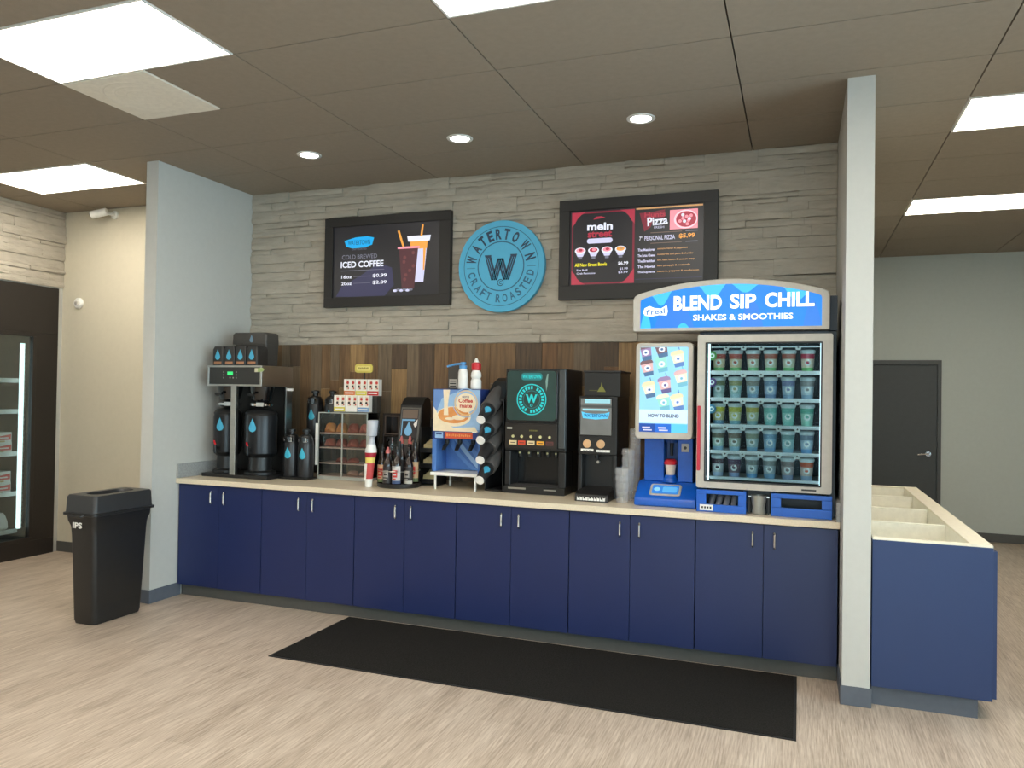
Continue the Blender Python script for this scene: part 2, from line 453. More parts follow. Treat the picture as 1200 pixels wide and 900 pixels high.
# --- reclaimed wood planks behind the counter
woods = [M('plank_%s' % n, c, .6, col2=c2, stretch=(30, 30, 1.6), scale=2.2, bump=.25, bscale=30) for n, c, c2 in (
    ('walnut', (134, 103, 70), (92, 70, 47)), ('honey', (168, 134, 90), (122, 95, 62)), ('umber', (98, 78, 58), (66, 52, 40)),
    ('grey', (128, 109, 86), (92, 77, 60)), ('russet', (134, 98, 64), (92, 66, 43)))]
mb = MB(); x = 0.004
while x < PX-.01:
    w = random.choice([.085, .105, .125, .14]); w = min(w, PX-.004-x)
    z = .912
    first = random.uniform(.15, .9)
    while z < 1.985:
        h = first if z < .92 else random.uniform(.3, 1.0); z1 = min(z+h, 1.988)
        if 1.988-z1 < .08: z1 = 1.988
        mb.box(x+.0008, x+w-.0008, YB-.016-random.uniform(0, .005), YB, z, z1-.001, random.choices(woods, (5, 3, 3, 4, 3))[0])
        z = z1
    x += w
struct(mb, 'trim_3', bevel=0)

# ================================================================ CEILING FIXTURES
LEDM = E('led_panel', (255, 245, 228), PANEL_L)
def ceiling_light(x0, y0, label, group):
    t = thing('ceiling_light', label, 'ceiling light', (x0+.5975, y0+.296, H-.004), group)
    mb = MB(); a, b, c, d_ = x0+.004, x0+1.191, y0+.004, y0+.5885; w = .012
    mb.box(a, b, c, c+w, H-.004, H+.02, WHITE); mb.box(a, b, d_-w, d_, H-.004, H+.02, WHITE)
    mb.box(a, a+w, c+w, d_-w, H-.004, H+.02, WHITE); mb.box(b-w, b, c+w, d_-w, H-.004, H+.02, WHITE); mb.build('frame', t)
    MB().box(a+w, b-w, c+w, d_-w, H-.001, H+.012, LEDM).build('diffuser', t)
LLAB = {0: 'large glowing ceiling light panel, nearest the camera at upper left', 1: 'glowing ceiling light panel above the glass door cooler at left',
        2: 'glowing ceiling light panel cut off by the top edge above the round sign', 3: 'glowing ceiling light panel at right, nearer of the two past the partition',
        4: 'thin glowing ceiling light panel at right, farther one toward the rear door'}
for k, p in enumerate(LIGHTS):
    i, j = cell(*p)
    ceiling_light(.6+1.195*i, -.975+.5925*j, LLAB.get(k, 'ceiling light panel outside the view, toward the shop windows'),
                  'flat light panels in the ceiling' if k in LLAB else 'light panels outside the view')
# air vent, 2 x 2 ft
i, j = cell(1.0, -1.26); vx, vy = .6+1.195*i, -.975+.5925*j
VM = M('vent_beige', (232, 226, 212), .6)
t = thing('ceiling_vent', 'square cream perforated air vent beside the large ceiling light panel', 'vent', (vx+.3, vy+.296, H-.006))
mb = MB(); mb.box(vx+.004, vx+.594, vy+.004, vy+.5885, H-.006, H+.02, VM); mb.build('panel', t, bevel=.002)
mb = MB()
for r in (.09, .15, .21):
    n = 40; v = []
    for q in range(n):
        a = 2*PI*q/n
        for rr, z in ((r, H-.006), (r+.006, H-.0085), (r+.02, H-.006)): v.append((vx+.3+rr*math.cos(a), vy+.296+rr*math.sin(a), z))
    mb.add(v, [(3*q+s, 3*q+s+1, (3*((q+1) % n))+s+1, (3*((q+1) % n))+s) for q in range(n) for s in (0, 1)], VM)
mb.build('diffuser_rings', t, recalc=False)
CANM = E('can_lamp', (255, 250, 242), CAN_L)
for k, x in enumerate((1.17, 2.36, 3.575)):
    t = thing('recessed_downlight', ('left', 'middle', 'right')[k]+' of the three small round recessed downlights above the counter', 'downlight', (x, -.035, H-.006), 'round downlights over the counter')
    mb = MB(); mb.lathe((x, -.035, H-.006), [(.062, .004), (.066, 0), (.086, .001), (.088, .006), (.062, .006)], WHITE, 32); mb.build('trim_ring', t)
    mb = MB(); mb.cyl((x, -.035, H-.003), (x, -.035, H+.002), .064, .064, CANM, 32); mb.build('lamp', t)

# ================================================================ WALL FIXTURES AT LEFT
t = thing('security_camera', 'small white bullet security camera high on the beige wall', 'camera', (-1.60, YB, 3.235))
mb = MB(); mb.cyl((-1.60, YB, 3.235), (-1.60, YB-.02, 3.235), .04, .04, WHITE); mb.tube([(-1.60, YB-.02, 3.235), (-1.60, YB-.05, 3.235), (-1.63, YB-.085, 3.235)], .014, WHITE); mb.build('mount', t)
mb = MB(); mb.lathe((-1.60, YB-.10, 3.25), [(.03, 0), (.037, .01), (.037, .14), (.033, .15)], WHITE, 20, axis=(-.85, -.35, -.25)); mb.build('body', t)
mb = MB(); ax = Vector((-.85, -.35, -.25)).normalized(); c = Vector((-1.60, YB-.10, 3.25))
mb.cyl(c+ax*.15, c+ax*.156, .028, .026, BLACKG); mb.build('lens', t)
t = thing('wall_sensor', 'small round white sensor on the beige wall beside the cooler', 'sensor', (-2.04, YB, 2.41))
MB().lathe((-2.04, YB, 2.41), [(.052, 0), (.052, .018), (.040, .03)], WHITE, 24, axis=(0, -1, 0)).build('housing', t)
MB().lathe((-2.04, YB-.03, 2.41), [(.022, 0), (.02, .012), (.01, .018)], FRAMEG, 20, axis=(0, -1, 0)).build('dome', t)

# ================================================================ COOLER
FRAMEB = M('bronze_black_frame', (34, 29, 26), .45)
LINER = M('cooler_liner', (96, 98, 98), .5)
t = thing('glass_door_cooler', 'dark framed walk-up glass door cooler set in the left wall', 'cooler', (XL, -.25, 0))
mb = MB(); X0, X1 = XL-.03, XL+.02
D0, D1 = -.28, .535      # door leaf
mb.box(X0, X1, CY0, .764, 2.10, 2.55, FRAMEB); mb.box(X0, X1, CY0, .764, 0.0, .15, FRAMEB)
mb.box(X0, X1, D1, .764, .15, 2.10, FRAMEB); mb.box(X0, X1, CY0, -1.11, .15, 2.10, FRAMEB)
mb.build('surround', t, bevel=.003)
mb = MB(); BX = XL-.85
mb.box(BX-.03, BX, CY0, .764, 0, 2.4, LINER); mb.box(BX, X0, CY0, CY0+.03, 0, 2.4, LINER); mb.box(BX, X0, .60, .764, 0, 2.4, LINER)
mb.box(BX, X0, CY0+.03, .60, 0, .12, LINER); mb.box(BX, X0, CY0+.03, .60, 2.13, 2.4, LINER)
mb.build('interior', t)
SG = M('shelf_wire_grey', (150, 152, 150), .4, metal=.3)
for z in (1.66, 1.37, .975, .60, .25):
    mb = MB(); mb.box(BX+.05, X0-.10, CY0+.05, .50, z-.015, z, SG); mb.box(X0-.10, X0-.095, CY0+.05, .50, z-.03, z+.012, WHITE); mb.build('shelf', t)
for a, b in ((D0, D1), (D0-.83, D0-.015)):
    mb = MB(); w = .035
    for bx in ((a, b, 2.065, 2.10), (a, b, .15, .185), (a, a+w, .185, 2.065), (b-w, b, .185, 2.065)):
        mb.box(XL-.025, XL+.028, bx[0], bx[1], bx[2], bx[3], FRAMEB)
    dr = mb.build('door', t, bevel=.002)
    MB().box(XL+.004, XL+.008, a+w, b-w, .185, 2.065, GLASS).build('glass', dr)
    mb = MB(); mb.cyl((XL+.06, a+.018, .9), (XL+.06, a+.018, 1.5), .010, .010, STEEL); mb.cyl((XL+.028, a+.018, .95), (XL+.06, a+.018, .95), .007, .007, STEEL); mb.cyl((XL+.028, a+.018, 1.45), (XL+.06, a+.018, 1.45), .007, .007, STEEL)
    mb.build('handle', dr)
COOL_LED = E('cooler_led', (225, 240, 238), 2.2)
for y in (.463, -.36):
    mb = MB(); mb.box(X0-.05, X0-.02, y-.014, y+.014, .27, 2.0, COOL_LED); ls = mb.build('light_strip', t)
    mb = MB(); mb.box(X0-.055, X0-.03, y+.018, y+.034, .27, 2.0, SG)
    for k in range(40): mb.box(X0-.03, X0-.028, y+.020, y+.032, .29+.042*k, .31+.042*k, DARK)
    mb.build('slotted_upright', t)
# goods
RP = M('red_white_card', (214, 74, 70), .5); WP = M('white_card', (226, 220, 214), .5); TAN = M('tan_card', (200, 160, 110), .5)
def carton(y0, y1, z0, h, kind, label):
    mb = MB(); xa, xb = X0-.30, X0-.12
    if kind == 'bag':
        rings = []
        for q, (zz, k) in enumerate(((0, .8), (.02, 1), (.5*h, .97), (.8*h, .8), (h, .62))):
            rings.append([(p[0]+random.uniform(-.006, .006), p[1]+random.uniform(-.006, .006), z0+zz) for p in rrect((xa+xb)/2-.08*k, (xa+xb)/2+.08*k, (y0+y1)/2-(y1-y0)/2*k, (y0+y1)/2+(y1-y0)/2*k, .03*k, 0, 4)])
        mb.loft(rings, WP)
    else:
        mb.box(xa, xb, y0, y1, z0, z0+h, WP)
        e = .0008
        mb.add([(xb+e, y0+.006, z0+h*.25), (xb+e, y1-.006, z0+h*.25), (xb+e, y1-.006, z0+h*.8), (xb+e, y0+.006, z0+h*.62)], [(0, 1, 2, 3)], RP)
        mb.add([(xb+2*e, y0+.02, z0+h*.4), (xb+2*e, y1-.03, z0+h*.4), (xb+2*e, y1-.03, z0+h*.52), (xb+2*e, y0+.02, z0+h*.52)], [(0, 1, 2, 3)], WP)
        mb.add([(xb+e, y0+.01, z0+.004), (xb+e, y0+.07, z0+.004), (xb+e, y0+.07, z0+h*.2), (xb+e, y0+.01, z0+h*.2)], [(0, 1, 2, 3)], TAN)
    tag(mb.build('bag_of_food' if kind == 'bag' else 'food_carton'), label, 'bag' if kind == 'bag' else 'carton', 'packaged food in the cooler')
wh = {1: 'middle', 2: 'second lowest'}
for n, (z, hs) in {1: (.975, (.095, .095)), 2: (.60, (.10, .10))}.items():
    for c, (a, b) in enumerate(((.30, .445), (.145, .285), (-.02, .13), (-.18, -.035))):
        zz = z
        for lv, h in enumerate(hs):
            carton(a+.006*lv, b-.004*lv, zz+.001, h, 'box', '%s red and white carton, %s cooler shelf, %s' % (('lower', 'upper')[lv], wh[n], ('nearest the light strip', 'second from light strip', 'third from light strip', 'fourth from light strip')[c]))
            zz += h+.001
for c, (a, b) in enumerate(((.29, .445), (.12, .27), (-.06, .10))):
    carton(a, b, .251, .16, 'bag', 'white plastic food bag on the bottom cooler shelf, %s' % ('nearest the light strip', 'second from the light strip', 'third from the light strip')[c])

# ================================================================ CABINETS
B = [0.009, .788, 1.58, 2.365, 3.148, 3.930, 4.718]
S_ = [.397, 1.185, 1.975, 2.755, 3.537, 4.318]
CL = ['navy two-door base cabinet below the tall coffee brewer at the left end', 'navy two-door base cabinet below the airpots and pastry case', 'navy two-door base cabinet below the syrup bottles and creamer machine',
      'navy two-door base cabinet below the cappuccino machine with the round lit emblem', 'navy two-door base cabinet below the blue blender unit', 'navy two-door base cabinet below the freezer of cups at the right end']
SEAM = M('dark_cabinet_core', (20, 24, 42), .6)
for k in range(6):
    a, b = B[k], B[k+1]
    t = thing('base_cabinet', CL[k], 'cabinet', ((a+b)/2, .40, .0), 'navy base cabinets under the counter')
    mb = MB(); mb.box(a+.001, b-.001, .021, YB-.01, .095, .868, SEAM); mb.box(a+.001, b-.001, .060, YB-.01, 0, .095, SEAM); mb.build('carcass', t)
    for q, (x0, x1) in enumerate(((a+.003, S_[k]-.0015), (S_[k]+.0015, b-.003))):
        d = MB().box(x0, x1, 0, .019, .093, .864, NAVY).build('door', t, bevel=.0015)
        hx = S_[k]+(-.060, .060)[q]
        mb = MB(); mb.tube([(hx, 0, .735), (hx, -.022, .735), (hx, -.027, .742), (hx, -.027, .812), (hx, -.022, .819), (hx, 0, .819)], .0065, CHROME, 10); mb.build('handle', d)
t = thing('countertop', 'long cream stone countertop running over the navy cabinets', 'countertop', (PX/2, .4, .87))
MB().box(.003, PX-.003, -.026, YB-.003, .870, .909, CREAM).build('slab', t, bevel=.003)
MB().box(.001, .021, -.022, YB-.03, .9095, 1.018, SPLASH).build('side_splash', t, bevel=.002)
MB().box(PX-.021, PX-.001, -.022, YB-.03, .9095, 1.018, SPLASH).build('side_splash', t, bevel=.002)
C = .9095

# island with open merchandising wells, right of the partition
t = thing('display_island', 'navy low merchandiser island with open cream wells right of the partition', 'display counter', (5.14, 1.0, 0))
IX0, IX1, IY0, IY1, IZ = 4.870, 5.418, -.268, 2.45, .880
INN = M('navy_island_laminate', (32, 52, 94), .45, var=.03, scale=4)
wx0, wx1 = IX0+.012, IX1-.098
ys = [-.232, .47, 1.15, 1.87, IY1-.06]
mb = MB()
mb.box(IX0, IX1, IY0, IY0+.018, .105, IZ-.012, INN); mb.box(IX0, IX1, IY1-.018, IY1, .105, IZ-.012, INN)
mb.box(IX0, IX0+.010, IY0+.018, IY1-.018, .105, IZ-.012, INN); mb.box(IX1-.012, IX1, IY0+.018, IY1-.018, .105, IZ-.012, INN); mb.box(IX0+.01, IX1-.012, IY0+.018, IY1-.018, .105, .12, INN)
mb.build('body', t, bevel=.002)
MB().box(IX0, IX1-.055, IY0+.04, IY1-.05, 0, .105, BASE).build('toe_kick', t)
WC = M('cream_laminate', (232, 224, 204), .4); WI = M('well_white', (236, 232, 218), .5)
mb = MB(); a, b = IX0, IX1
mb.box(a, wx0, IY0, IY1, IZ-.012, IZ, WC); mb.box(wx1, b, IY0, IY1, IZ-.012, IZ, WC)
mb.box(wx0, wx1, IY0, ys[0], IZ-.012, IZ, WC); mb.box(wx0, wx1, ys[4], IY1, IZ-.012, IZ, WC); mb.build('rim', t, bevel=.0015)
mb = MB(); mb.box(wx0-.002, wx1+.012, IY0+.02, IY1-.02, .60, .612, WI); mb.box(wx1, wx1+.012, ys[0], ys[4], .612, IZ-.012, WI); mb.box(wx0-.001, wx0+.004, ys[0], ys[4], .612, IZ-.012, WI)
mb.box(wx0, wx1, ys[0]-.012, ys[0], .612, IZ-.012, WI); mb.box(wx0, wx1, ys[4], ys[4]+.012, .612, IZ-.012, WI); mb.build('well_liner', t)
for y in ys[1:4]: MB().box(wx0+.004, wx1, y-.012, y+.012, .612, IZ-.018, WI).build('divider', t, bevel=.002)
for k in range(4):
    y0 = IY0+.012+k*(IY1-IY0-.02)/4; y1 = y0+(IY1-IY0-.02)/4-.006
    d = MB().box(IX1+.001, IX1+.02, y0, y1, .115, IZ-.030, INN).build('door', t, bevel=.0015)
    MB().tube([(IX1+.02, y1-.06, .70), (IX1+.045, y1-.06, .705), (IX1+.045, y1-.06, .785), (IX1+.02, y1-.06, .79)], .006, CHROME).build('handle', d)

# mat
RUG = M('black_ribbed_carpet', (42, 40, 38), .95, bump=.9, bscale=300, var=.45, scale=120, spec=.1)
t = thing('floor_mat', 'long black ribbed carpet mat on the floor in front of the cabinets', 'mat', (3.02, -.43, 0))
MB().box(1.545, 4.493, -.846, .018, .0005, .009, RUG).build('pile', t, bevel=.003)
mb = MB(); RUB = M('mat_rubber', (22, 21, 21), .7)
for q in ((1.532, 4.507, -.859, -.846), (1.532, 4.507, .018, .030), (1.532, 1.545, -.846, .018), (4.493, 4.507, -.846, .018)): mb.box(q[0], q[1], q[2], q[3], .0005, .005, RUB)
mb.build('rubber_edge', t, bevel=.001)

# trash bin
BIN = M('bin_black_plastic', (30, 29, 28), .42, var=.1)
t = thing('trash_bin', 'tall narrow black plastic trash bin with lid beside the left partition', 'trash bin', (0, -.62, 0))
def bring(hx, y0, y1, z, r=.03): return rrect(.0-hx, .0+hx, y0, y1, r, z, 5)
mb = MB()
R_ = [bring(.092, -.822, -.43, .002), bring(.098, -.828, -.424, .03), bring(.110, -.850, -.394, .60), bring(.113, -.856, -.390, .66), bring(.128, -.868, -.380, .70), bring(.132, -.872, -.378, .735), bring(.150, -.888, -.362, .740), bring(.150, -.888, -.362, .755), bring(.132, -.870, -.380, .757), bring(.10, -.85, -.39, .60), bring(.1, -.82, -.43, .02)]
mb.loft(R_, BIN); mb.text('IPS', -.02, .672, -.8700, .040, WHITE, w=.085, bold=.04)
mb.build('body', t)
for yy, s in ((-.885, -1), (-.367, 1)):
    mb = MB(); mb.tube([(-.05, yy, .742), (-.045, yy+s*.016, .735), (.045, yy+s*.016, .735), (.05, yy, .742)], .008, BIN); mb.build('handle', t)
mb = MB()
LID = M('lid_black_plastic', (42, 43, 45), .4)
out = lambda k, z, r=.03: bring(.140*k, -.626-.254*k, -.626+.254*k, z, r)
ov = lambda k, z: [(p[0], p[1], z) for p in bring(.075*k, -.626-.17*k, -.626+.17*k, 0, .07*k)]
mb.loft([out(1.0, .757), out(.99, .765), out(.965, .860), out(.93, .872), ov(1.0, .873), ov(.95, .862), ov(.9, .80), ov(.5, .795)], LID)
mb.build('lid', t)

# ================================================================ SIGN AND MENU BOARDS
SB = M('sign_blue', (82, 176, 214), .55, var=.02); SD = M('sign_navy', (36, 62, 88), .5); SL = M('sign_slate', (44, 98, 132), .5)
t = thing('round_sign', 'round light blue coffee roaster sign on the stone wall between the screens', 'sign', (2.366, .74, 2.217))
cx, cz, R0 = 2.366, 2.568, .350
mb = MB(); mb.cyl((cx, .775, cz), (cx, .735, cz), R0, R0, SB, 72); mb.build('disc', t, bevel=.003)
mb = MB(); y = .7345
mb.ring(cx, cz, R0*.855, R0*.87, y, SL, 72); mb.ring(cx, cz, R0*.52, R0*.545, y, SL, 64)
def arc_text(mb, s, r, angs, h, w, mat, inward=False, bold=.02):
    for ch, a in zip(s, angs):
        a = math.radians(a)
        ww = w*(.35 if ch == 'I' else (1.2 if ch == 'W' else 1))
        mb.text(ch, cx+r*math.cos(a), cz+r*math.sin(a), y, h, mat, w=ww, bold=bold, ang=a-PI/2 if not inward else a+PI/2)
arc_text(mb, 'WATERTOWN', R0*.70, (167, 145, 127.5, 111, 95, 79, 61, 38, 15), .084, .046, SD, bold=.045)
arc_text(mb, 'CRAFTROASTED', R0*.70, (194.5, 208, 222, 235, 247, 266, 279, 293, 306, 319, 332, 347), .062, .040, SL, True, .025)
for q in (-1, 1): mb.rect(cx+q*R0*.70-.035, cx+q*R0*.70+.035, cz-.010, cz-.006, y, SL)
# big W built of two crossing Vs with stitched light lines, small C below
def stroke(p, q, w, yy, mat): mb.flat([(p[0]-w/2, p[1]), (p[0]+w/2, p[1]), (q[0]+w/2, q[1]), (q[0]-w/2, q[1])], yy, mat)
zt, zb = cz+.080, cz-.105
pts = [(cx-.105, zt), (cx-.052, zb), (cx-.002, zt-.02), (cx+.045, zb), (cx+.105, zt)]
for k in range(4): stroke(pts[k], pts[k+1], .050, y, SD)
for k in range(4):
    for off in (-.010, .006): stroke((pts[k][0]+off, pts[k][1]-.012), (pts[k+1][0]+off, pts[k+1][1]+.012) if k % 2 == 0 else (pts[k+1][0]+off, pts[k+1][1]-.012), .003, y-.0006, SB)
mb.rect(cx-.132, cx-.078, zt, zt+.008, y, SD); mb.rect(cx+.078, cx+.132, zt, zt+.008, y, SD)
mb.ring(cx, cz-.125, .020, .026, y-.0008, SD, 24); mb.disc(cx, cz-.125, .020, y-.0008, SB); mb.text('C', cx, cz-.125, y-.0014, .024, SD, bold=.03)
mb.build('lettering', t)

# screens
S_BG = E('screen_dark', (38, 38, 42), .8); S_W = E('screen_white', (225, 228, 240), 1.0); S_G = E('screen_grey', (110, 112, 128), 1.0)
S_C = E('screen_cyan', (20, 165, 225), 1.0); S_P = E('screen_indigo', (50, 50, 80), 1.0); S_O = E('screen_orange', (232, 160, 70), 1.0)
S_CO = E('screen_coffee', (78, 44, 50), 1.0); S_R = E('screen_red', (170, 50, 70), 1.0); S_Y = E('screen_yellow', (238, 228, 40), 1.0); S_L = E('screen_lavender', (205, 205, 232), 1.0)
S_PK = E('screen_pink', (240, 150, 165), 1.0); S_DR = E('screen_dark_red', (120, 34, 52), 1.0); S_TAN = E('screen_tan', (196, 148, 96), 1.0); S_GR = E('screen_line', (120, 100, 90), 1.0)
def board(x0, x1, z0, z1, sx0, sx1, sz0, sz1, label):
    t = thing('menu_screen', label, 'screen', ((x0+x1)/2, .76, z0), 'menu screens on the stone wall')
    mb = MB(); y0, y1 = .735, .785
    mb.box(x0, x1, y0, y1, sz1, z1, FRAMEM); mb.box(x0, x1, y0, y1, z0, sz0, FRAMEM); mb.box(x0, sx0, y0, y1, sz0, sz1, FRAMEM); mb.box(sx1, x1, y0, y1, sz0, sz1, FRAMEM)
    mb.build('frame', t, bevel=.002)
    return t
FRAMEM = M('menu_frame_black', (36, 34, 33), .5)
t = board(.792, 1.940, 2.290, 3.028, .870, 1.845, 2.370, 2.955, 'dark menu screen advertising iced coffee with two cups, left of the round sign')
mb = MB(); mb.box(.870, 1.845, .752, .758, 2.370, 2.955, S_BG); y = .7512
mb.flat([(1.02, 2.375), (1.36, 2.375), (1.44, 2.46), (1.42, 2.60), (1.30, 2.64), (1.12, 2.54), (.95, 2.46), (.90, 2.38)], y, S_P)
mb.flat([(.973, 2.838), (1.08, 2.862), (1.19, 2.866), (1.252, 2.852), (1.235, 2.795), (1.17, 2.775), (1.05, 2.772), (.99, 2.79)], y-.001, S_C)
mb.text('WATERTOWN', 1.113, 2.818, y-.002, .038, E('screen_blue_dark', (10, 90, 150), 1), w=.21, bold=.02)
mb.text('CRAFT ROASTED', 1.115, 2.764, y-.002, .014, S_G, w=.14)
mb.text('COLD BREWED', 1.118, 2.702, y-.001, .036, S_G, w=.33, bold=.01)
mb.text('ICED COFFEE', 1.143, 2.640, y-.001, .052, S_W, w=.40, bold=.025)
mb.rect(.945, 1.35, 2.588, 2.592, y-.001, S_G)
for z, a, b in ((2.540, '16oz', '$0.99'), (2.485, '20oz', '$2.09')):
    mb.text(a, .95, z, y-.001, .028, S_W, w=.10, bold=.02, align='L'); mb.text(b, 1.375, z, y-.001, .032, S_W, w=.13, bold=.02, align='R'); mb.rect(1.065, 1.225, z-.002, z+.001, y-.001, S_G)
def cup2(x, z0, z1, wb, wt, mats, rimc):
    mb.flat([(x-wb, z0), (x+wb, z0), (x+wt, z1), (x-wt, z1)], y-.002, mats[0]); mb.rect(x-wt-.01, x+wt+.01, z1, z1+.022, y-.003, rimc)
# milk coffee cup behind, dark coffee cup in front
mb.flat([(1.625, 2.475), (1.705, 2.475), (1.735, 2.80), (1.585, 2.80)], y-.0015, S_L); mb.flat([(1.59, 2.74), (1.732, 2.74), (1.738, 2.80), (1.582, 2.80)], y-.0022, S_O)
mb.flat([(1.565, 2.80), (1.755, 2.80), (1.765, 2.845), (1.555, 2.845)], y-.0022, S_W); mb.flat([(1.700, 2.57), (1.712, 2.57), (1.724, 2.76), (1.70, 2.76)], y-.0028, S_O)
mb.flat([(1.672, 2.84), (1.690, 2.84), (1.702, 2.93), (1.686, 2.932)], y-.0028, S_O)
mb.flat([(1.515, 2.425), (1.625, 2.425), (1.655, 2.745), (1.485, 2.745)], y-.0035, S_CO); mb.rect(1.472, 1.668, 2.745, 2.762, y-.0040, S_PK)
for q in range(7): mb.disc(1.53+random.random()*.09, 2.50+.035*q, .016, y-.0042, E('screen_coffee_light', (108, 62, 62), 1), n=5)
mb.flat([(1.515, 2.762), (1.533, 2.762), (1.487, 2.895), (1.468, 2.892)], y-.0045, S_O)
for q in range(6): mb.disc(1.455+.028*q, 2.412+.006*(q % 2), .020, y-.005, S_G if q % 2 else S_L, .011, n=8)
mb.build('display', t)
t = board(2.826, 3.966, 2.297, 3.030, 2.905, 3.870, 2.400, 2.950, 'dark menu screen with red noodle and pizza menus, right of the round sign')
mb = MB(); mb.box(2.905, 3.870, .752, .758, 2.400, 2.950, S_BG); y = .7512
# left half: octagonal frame with red corners
a, b, c, d = 2.920, 3.385, 2.408, 2.938
mb.rect(a, b, d-.012, d, y, S_DR); mb.rect(a, b, c, c+.012, y, S_DR); mb.rect(a, a+.008, c, d, y, S_DR); mb.rect(b-.014, b, c, d, y, S_DR)
for (px, pz, sx, sz) in ((a, d, 1, -1), (b, d, -1, -1), (a, c, 1, 1), (b, c, -1, 1)):
    mb.flat([(px, pz), (px+sx*.105, pz), (px+sx*.07, pz+sz*.018), (px+sx*.042, pz+sz*.045), (px+sx*.022, pz+sz*.08), (px, pz+sz*.105)], y-.001, S_R)
mb.flat([(3.08, 2.880), (3.17, 2.890), (3.14, 2.902), (3.10, 2.900)], y-.001, S_R)
mb.text('mein', 3.130, 2.828, y-.001, .055, S_W, w=.19, bold=.035); mb.text('street', 3.130, 2.772, y-.001, .046, S_R, w=.18, bold=.035)
mb.flat(rr2(3.035, 3.225, 2.705, 2.742, .018), y-.001, S_L)
for q, x in enumerate((2.985, 3.085, 3.185, 3.285)):
    mb.disc(x, 2.655, .041, y-.001, S_W, .024); mb.disc(x, 2.658, .030, y-.002, (S_PK, S_R, S_PK, S_O)[q], .016); mb.disc(x+.004, 2.66, .014, y-.003, (S_R, S_PK, S_R, S_TAN)[q], .010)
    mb.flat([(x-.036, 2.646), (x+.036, 2.646), (x+.020, 2.612), (x-.020, 2.612)], y-.0005, S_L); mb.rect(x-.014, x+.014, 2.594, 2.612, y-.0006, S_G)
mb.text('All New Street Bowls', 3.065, 2.552, y-.001, .026, S_Y, w=.24, bold=.025); mb.text('$6.99', 3.305, 2.552, y-.001, .026, S_W, w=.075, bold=.03)
mb.text('Egg Roll', 3.0, 2.512, y-.001, .018, S_L, w=.08, bold=.02); mb.text('$1.99', 3.31, 2.512, y-.001, .018, S_L, w=.06, bold=.02)
mb.text('Crab Rangoons', 3.03, 2.487, y-.001, .018, S_L, w=.14, bold=.02); mb.text('$3.99', 3.305, 2.487, y-.001, .018, S_L, w=.07, bold=.02)
# right half: pizza
mb.rect(3.395, 3.862, 2.930, 2.942, y, S_TAN)
mb.flat([(3.42, 2.905), (3.50, 2.905), (3.56, 2.915), (3.60, 2.92), (3.60, 2.865), (3.52, 2.865), (3.50, 2.80), (3.455, 2.77)], y-.001, S_DR); mb.text('Hunts', 3.53, 2.888, y-.0015, .036, S_R, w=.15, bold=.03)
mb.text('Pizza', 3.548, 2.842, y-.002, .062, S_W, w=.145, bold=.03, ang=.06); mb.text('FRESH', 3.56, 2.796, y-.002, .016, S_L, w=.07); 
mb.rect(3.635, 3.828, 2.775, 2.912, y-.001, S_PK)
mb.disc(3.745, 2.842, .082, y-.002, E('screen_crust', (248, 205, 215), 1), .066)
mb.disc(3.748, 2.842, .070, y-.003, S_R, .055); rnd = random.Random(3)
for q in range(9):
    an = q*.7; mb.disc(3.748+.045*math.cos(an)*(1 if q % 2 else .5), 2.842+.035*math.sin(an)*(1 if q % 2 else .5), .012, y-.004, S_PK if q % 3 else S_W, n=10)
mb.rect(3.50, 3.72, 2.757, 2.761, y-.001, S_GR); mb.rect(3.745, 3.828, 2.757, 2.763, y-.001, S_G)
mb.text('7"', 3.43, 2.722, y-.001, .03, S_W, w=.02, bold=.01); mb.text('PERSONAL PIZZA', 3.565, 2.722, y-.001, .032, S_L, w=.215, bold=.015); mb.text('$5.99', 3.755, 2.725, y-.001, .036, S_O, w=.11, bold=.03)
mb.rect(3.50, 3.72, 2.682, 2.686, y-.001, S_GR); mb.rect(3.745, 3.828, 2.682, 2.688, y-.001, S_G)
for z, l, r, w in ((2.640, 'The Meatlover', 'sausage, bacon & pepperoni', .21), (2.600, 'The Lotsa Cheese', 'mozzarella and parm & cheddar', .25), (2.560, 'The Breakfast', 'egg, ham, bacon & sausage gravy', .26), (2.520, 'The Hawaii', 'ham, pineapple & mozzarella', .23), (2.480, 'The Supreme', 'sausage, peppers & mushroom', .29)):
    mb.text(l, 3.41, z, y-.001, .020, S_L, w=.125, bold=.03, align='L'); mb.text(r, 3.55, z+.002, y-.001, .016, S_TAN, w=w, bold=.02, align='L')
mb.rect(3.395, 3.862, 2.430, 2.434, y, S_P)
mb.build('display', t)

# ================================================================ COFFEE BREWER (left end)
t = thing('coffee_brewer', 'tall steel twin coffee brewer with green readout at the left end of the counter', 'coffee brewer', (.39, .36, C))
mb = MB(); mb.box(.125, .647, .15, .54, 1.772, 1.787, STEEL); mb.box(.125, .647, .15, .54, 1.626, 1.640, STEEL)
mb.box(.125, .143, .15, .54, 1.640, 1.772, STEEL); mb.box(.629, .647, .15, .54, 1.640, 1.772, STEEL); mb.box(.143, .629, .52, .54, 1.640, 1.772, STEEL); mb.build('header', t, bevel=.002)
PANB = M('panel_charcoal', (44, 44, 43), .3)
mb = MB(); mb.box(.143, .629, .154, .20, 1.640, 1.772, PANB); y = .1532
GD = E('green_display', (60, 220, 120), 1.0)
mb.rect(.318, .372, 1.710, 1.738, y, GD)
for x in (.282, .405):
    for z in (1.738, 1.716, 1.694): mb.disc(x, z-.004, .007, y, M('key_grey', (120, 128, 118), .5), n=12)
mb.disc(.345, 1.690, .006, y, STEEL, n=12); mb.disc(.375, 1.690, .006, y, STEEL, n=12); mb.build('control_panel', t)
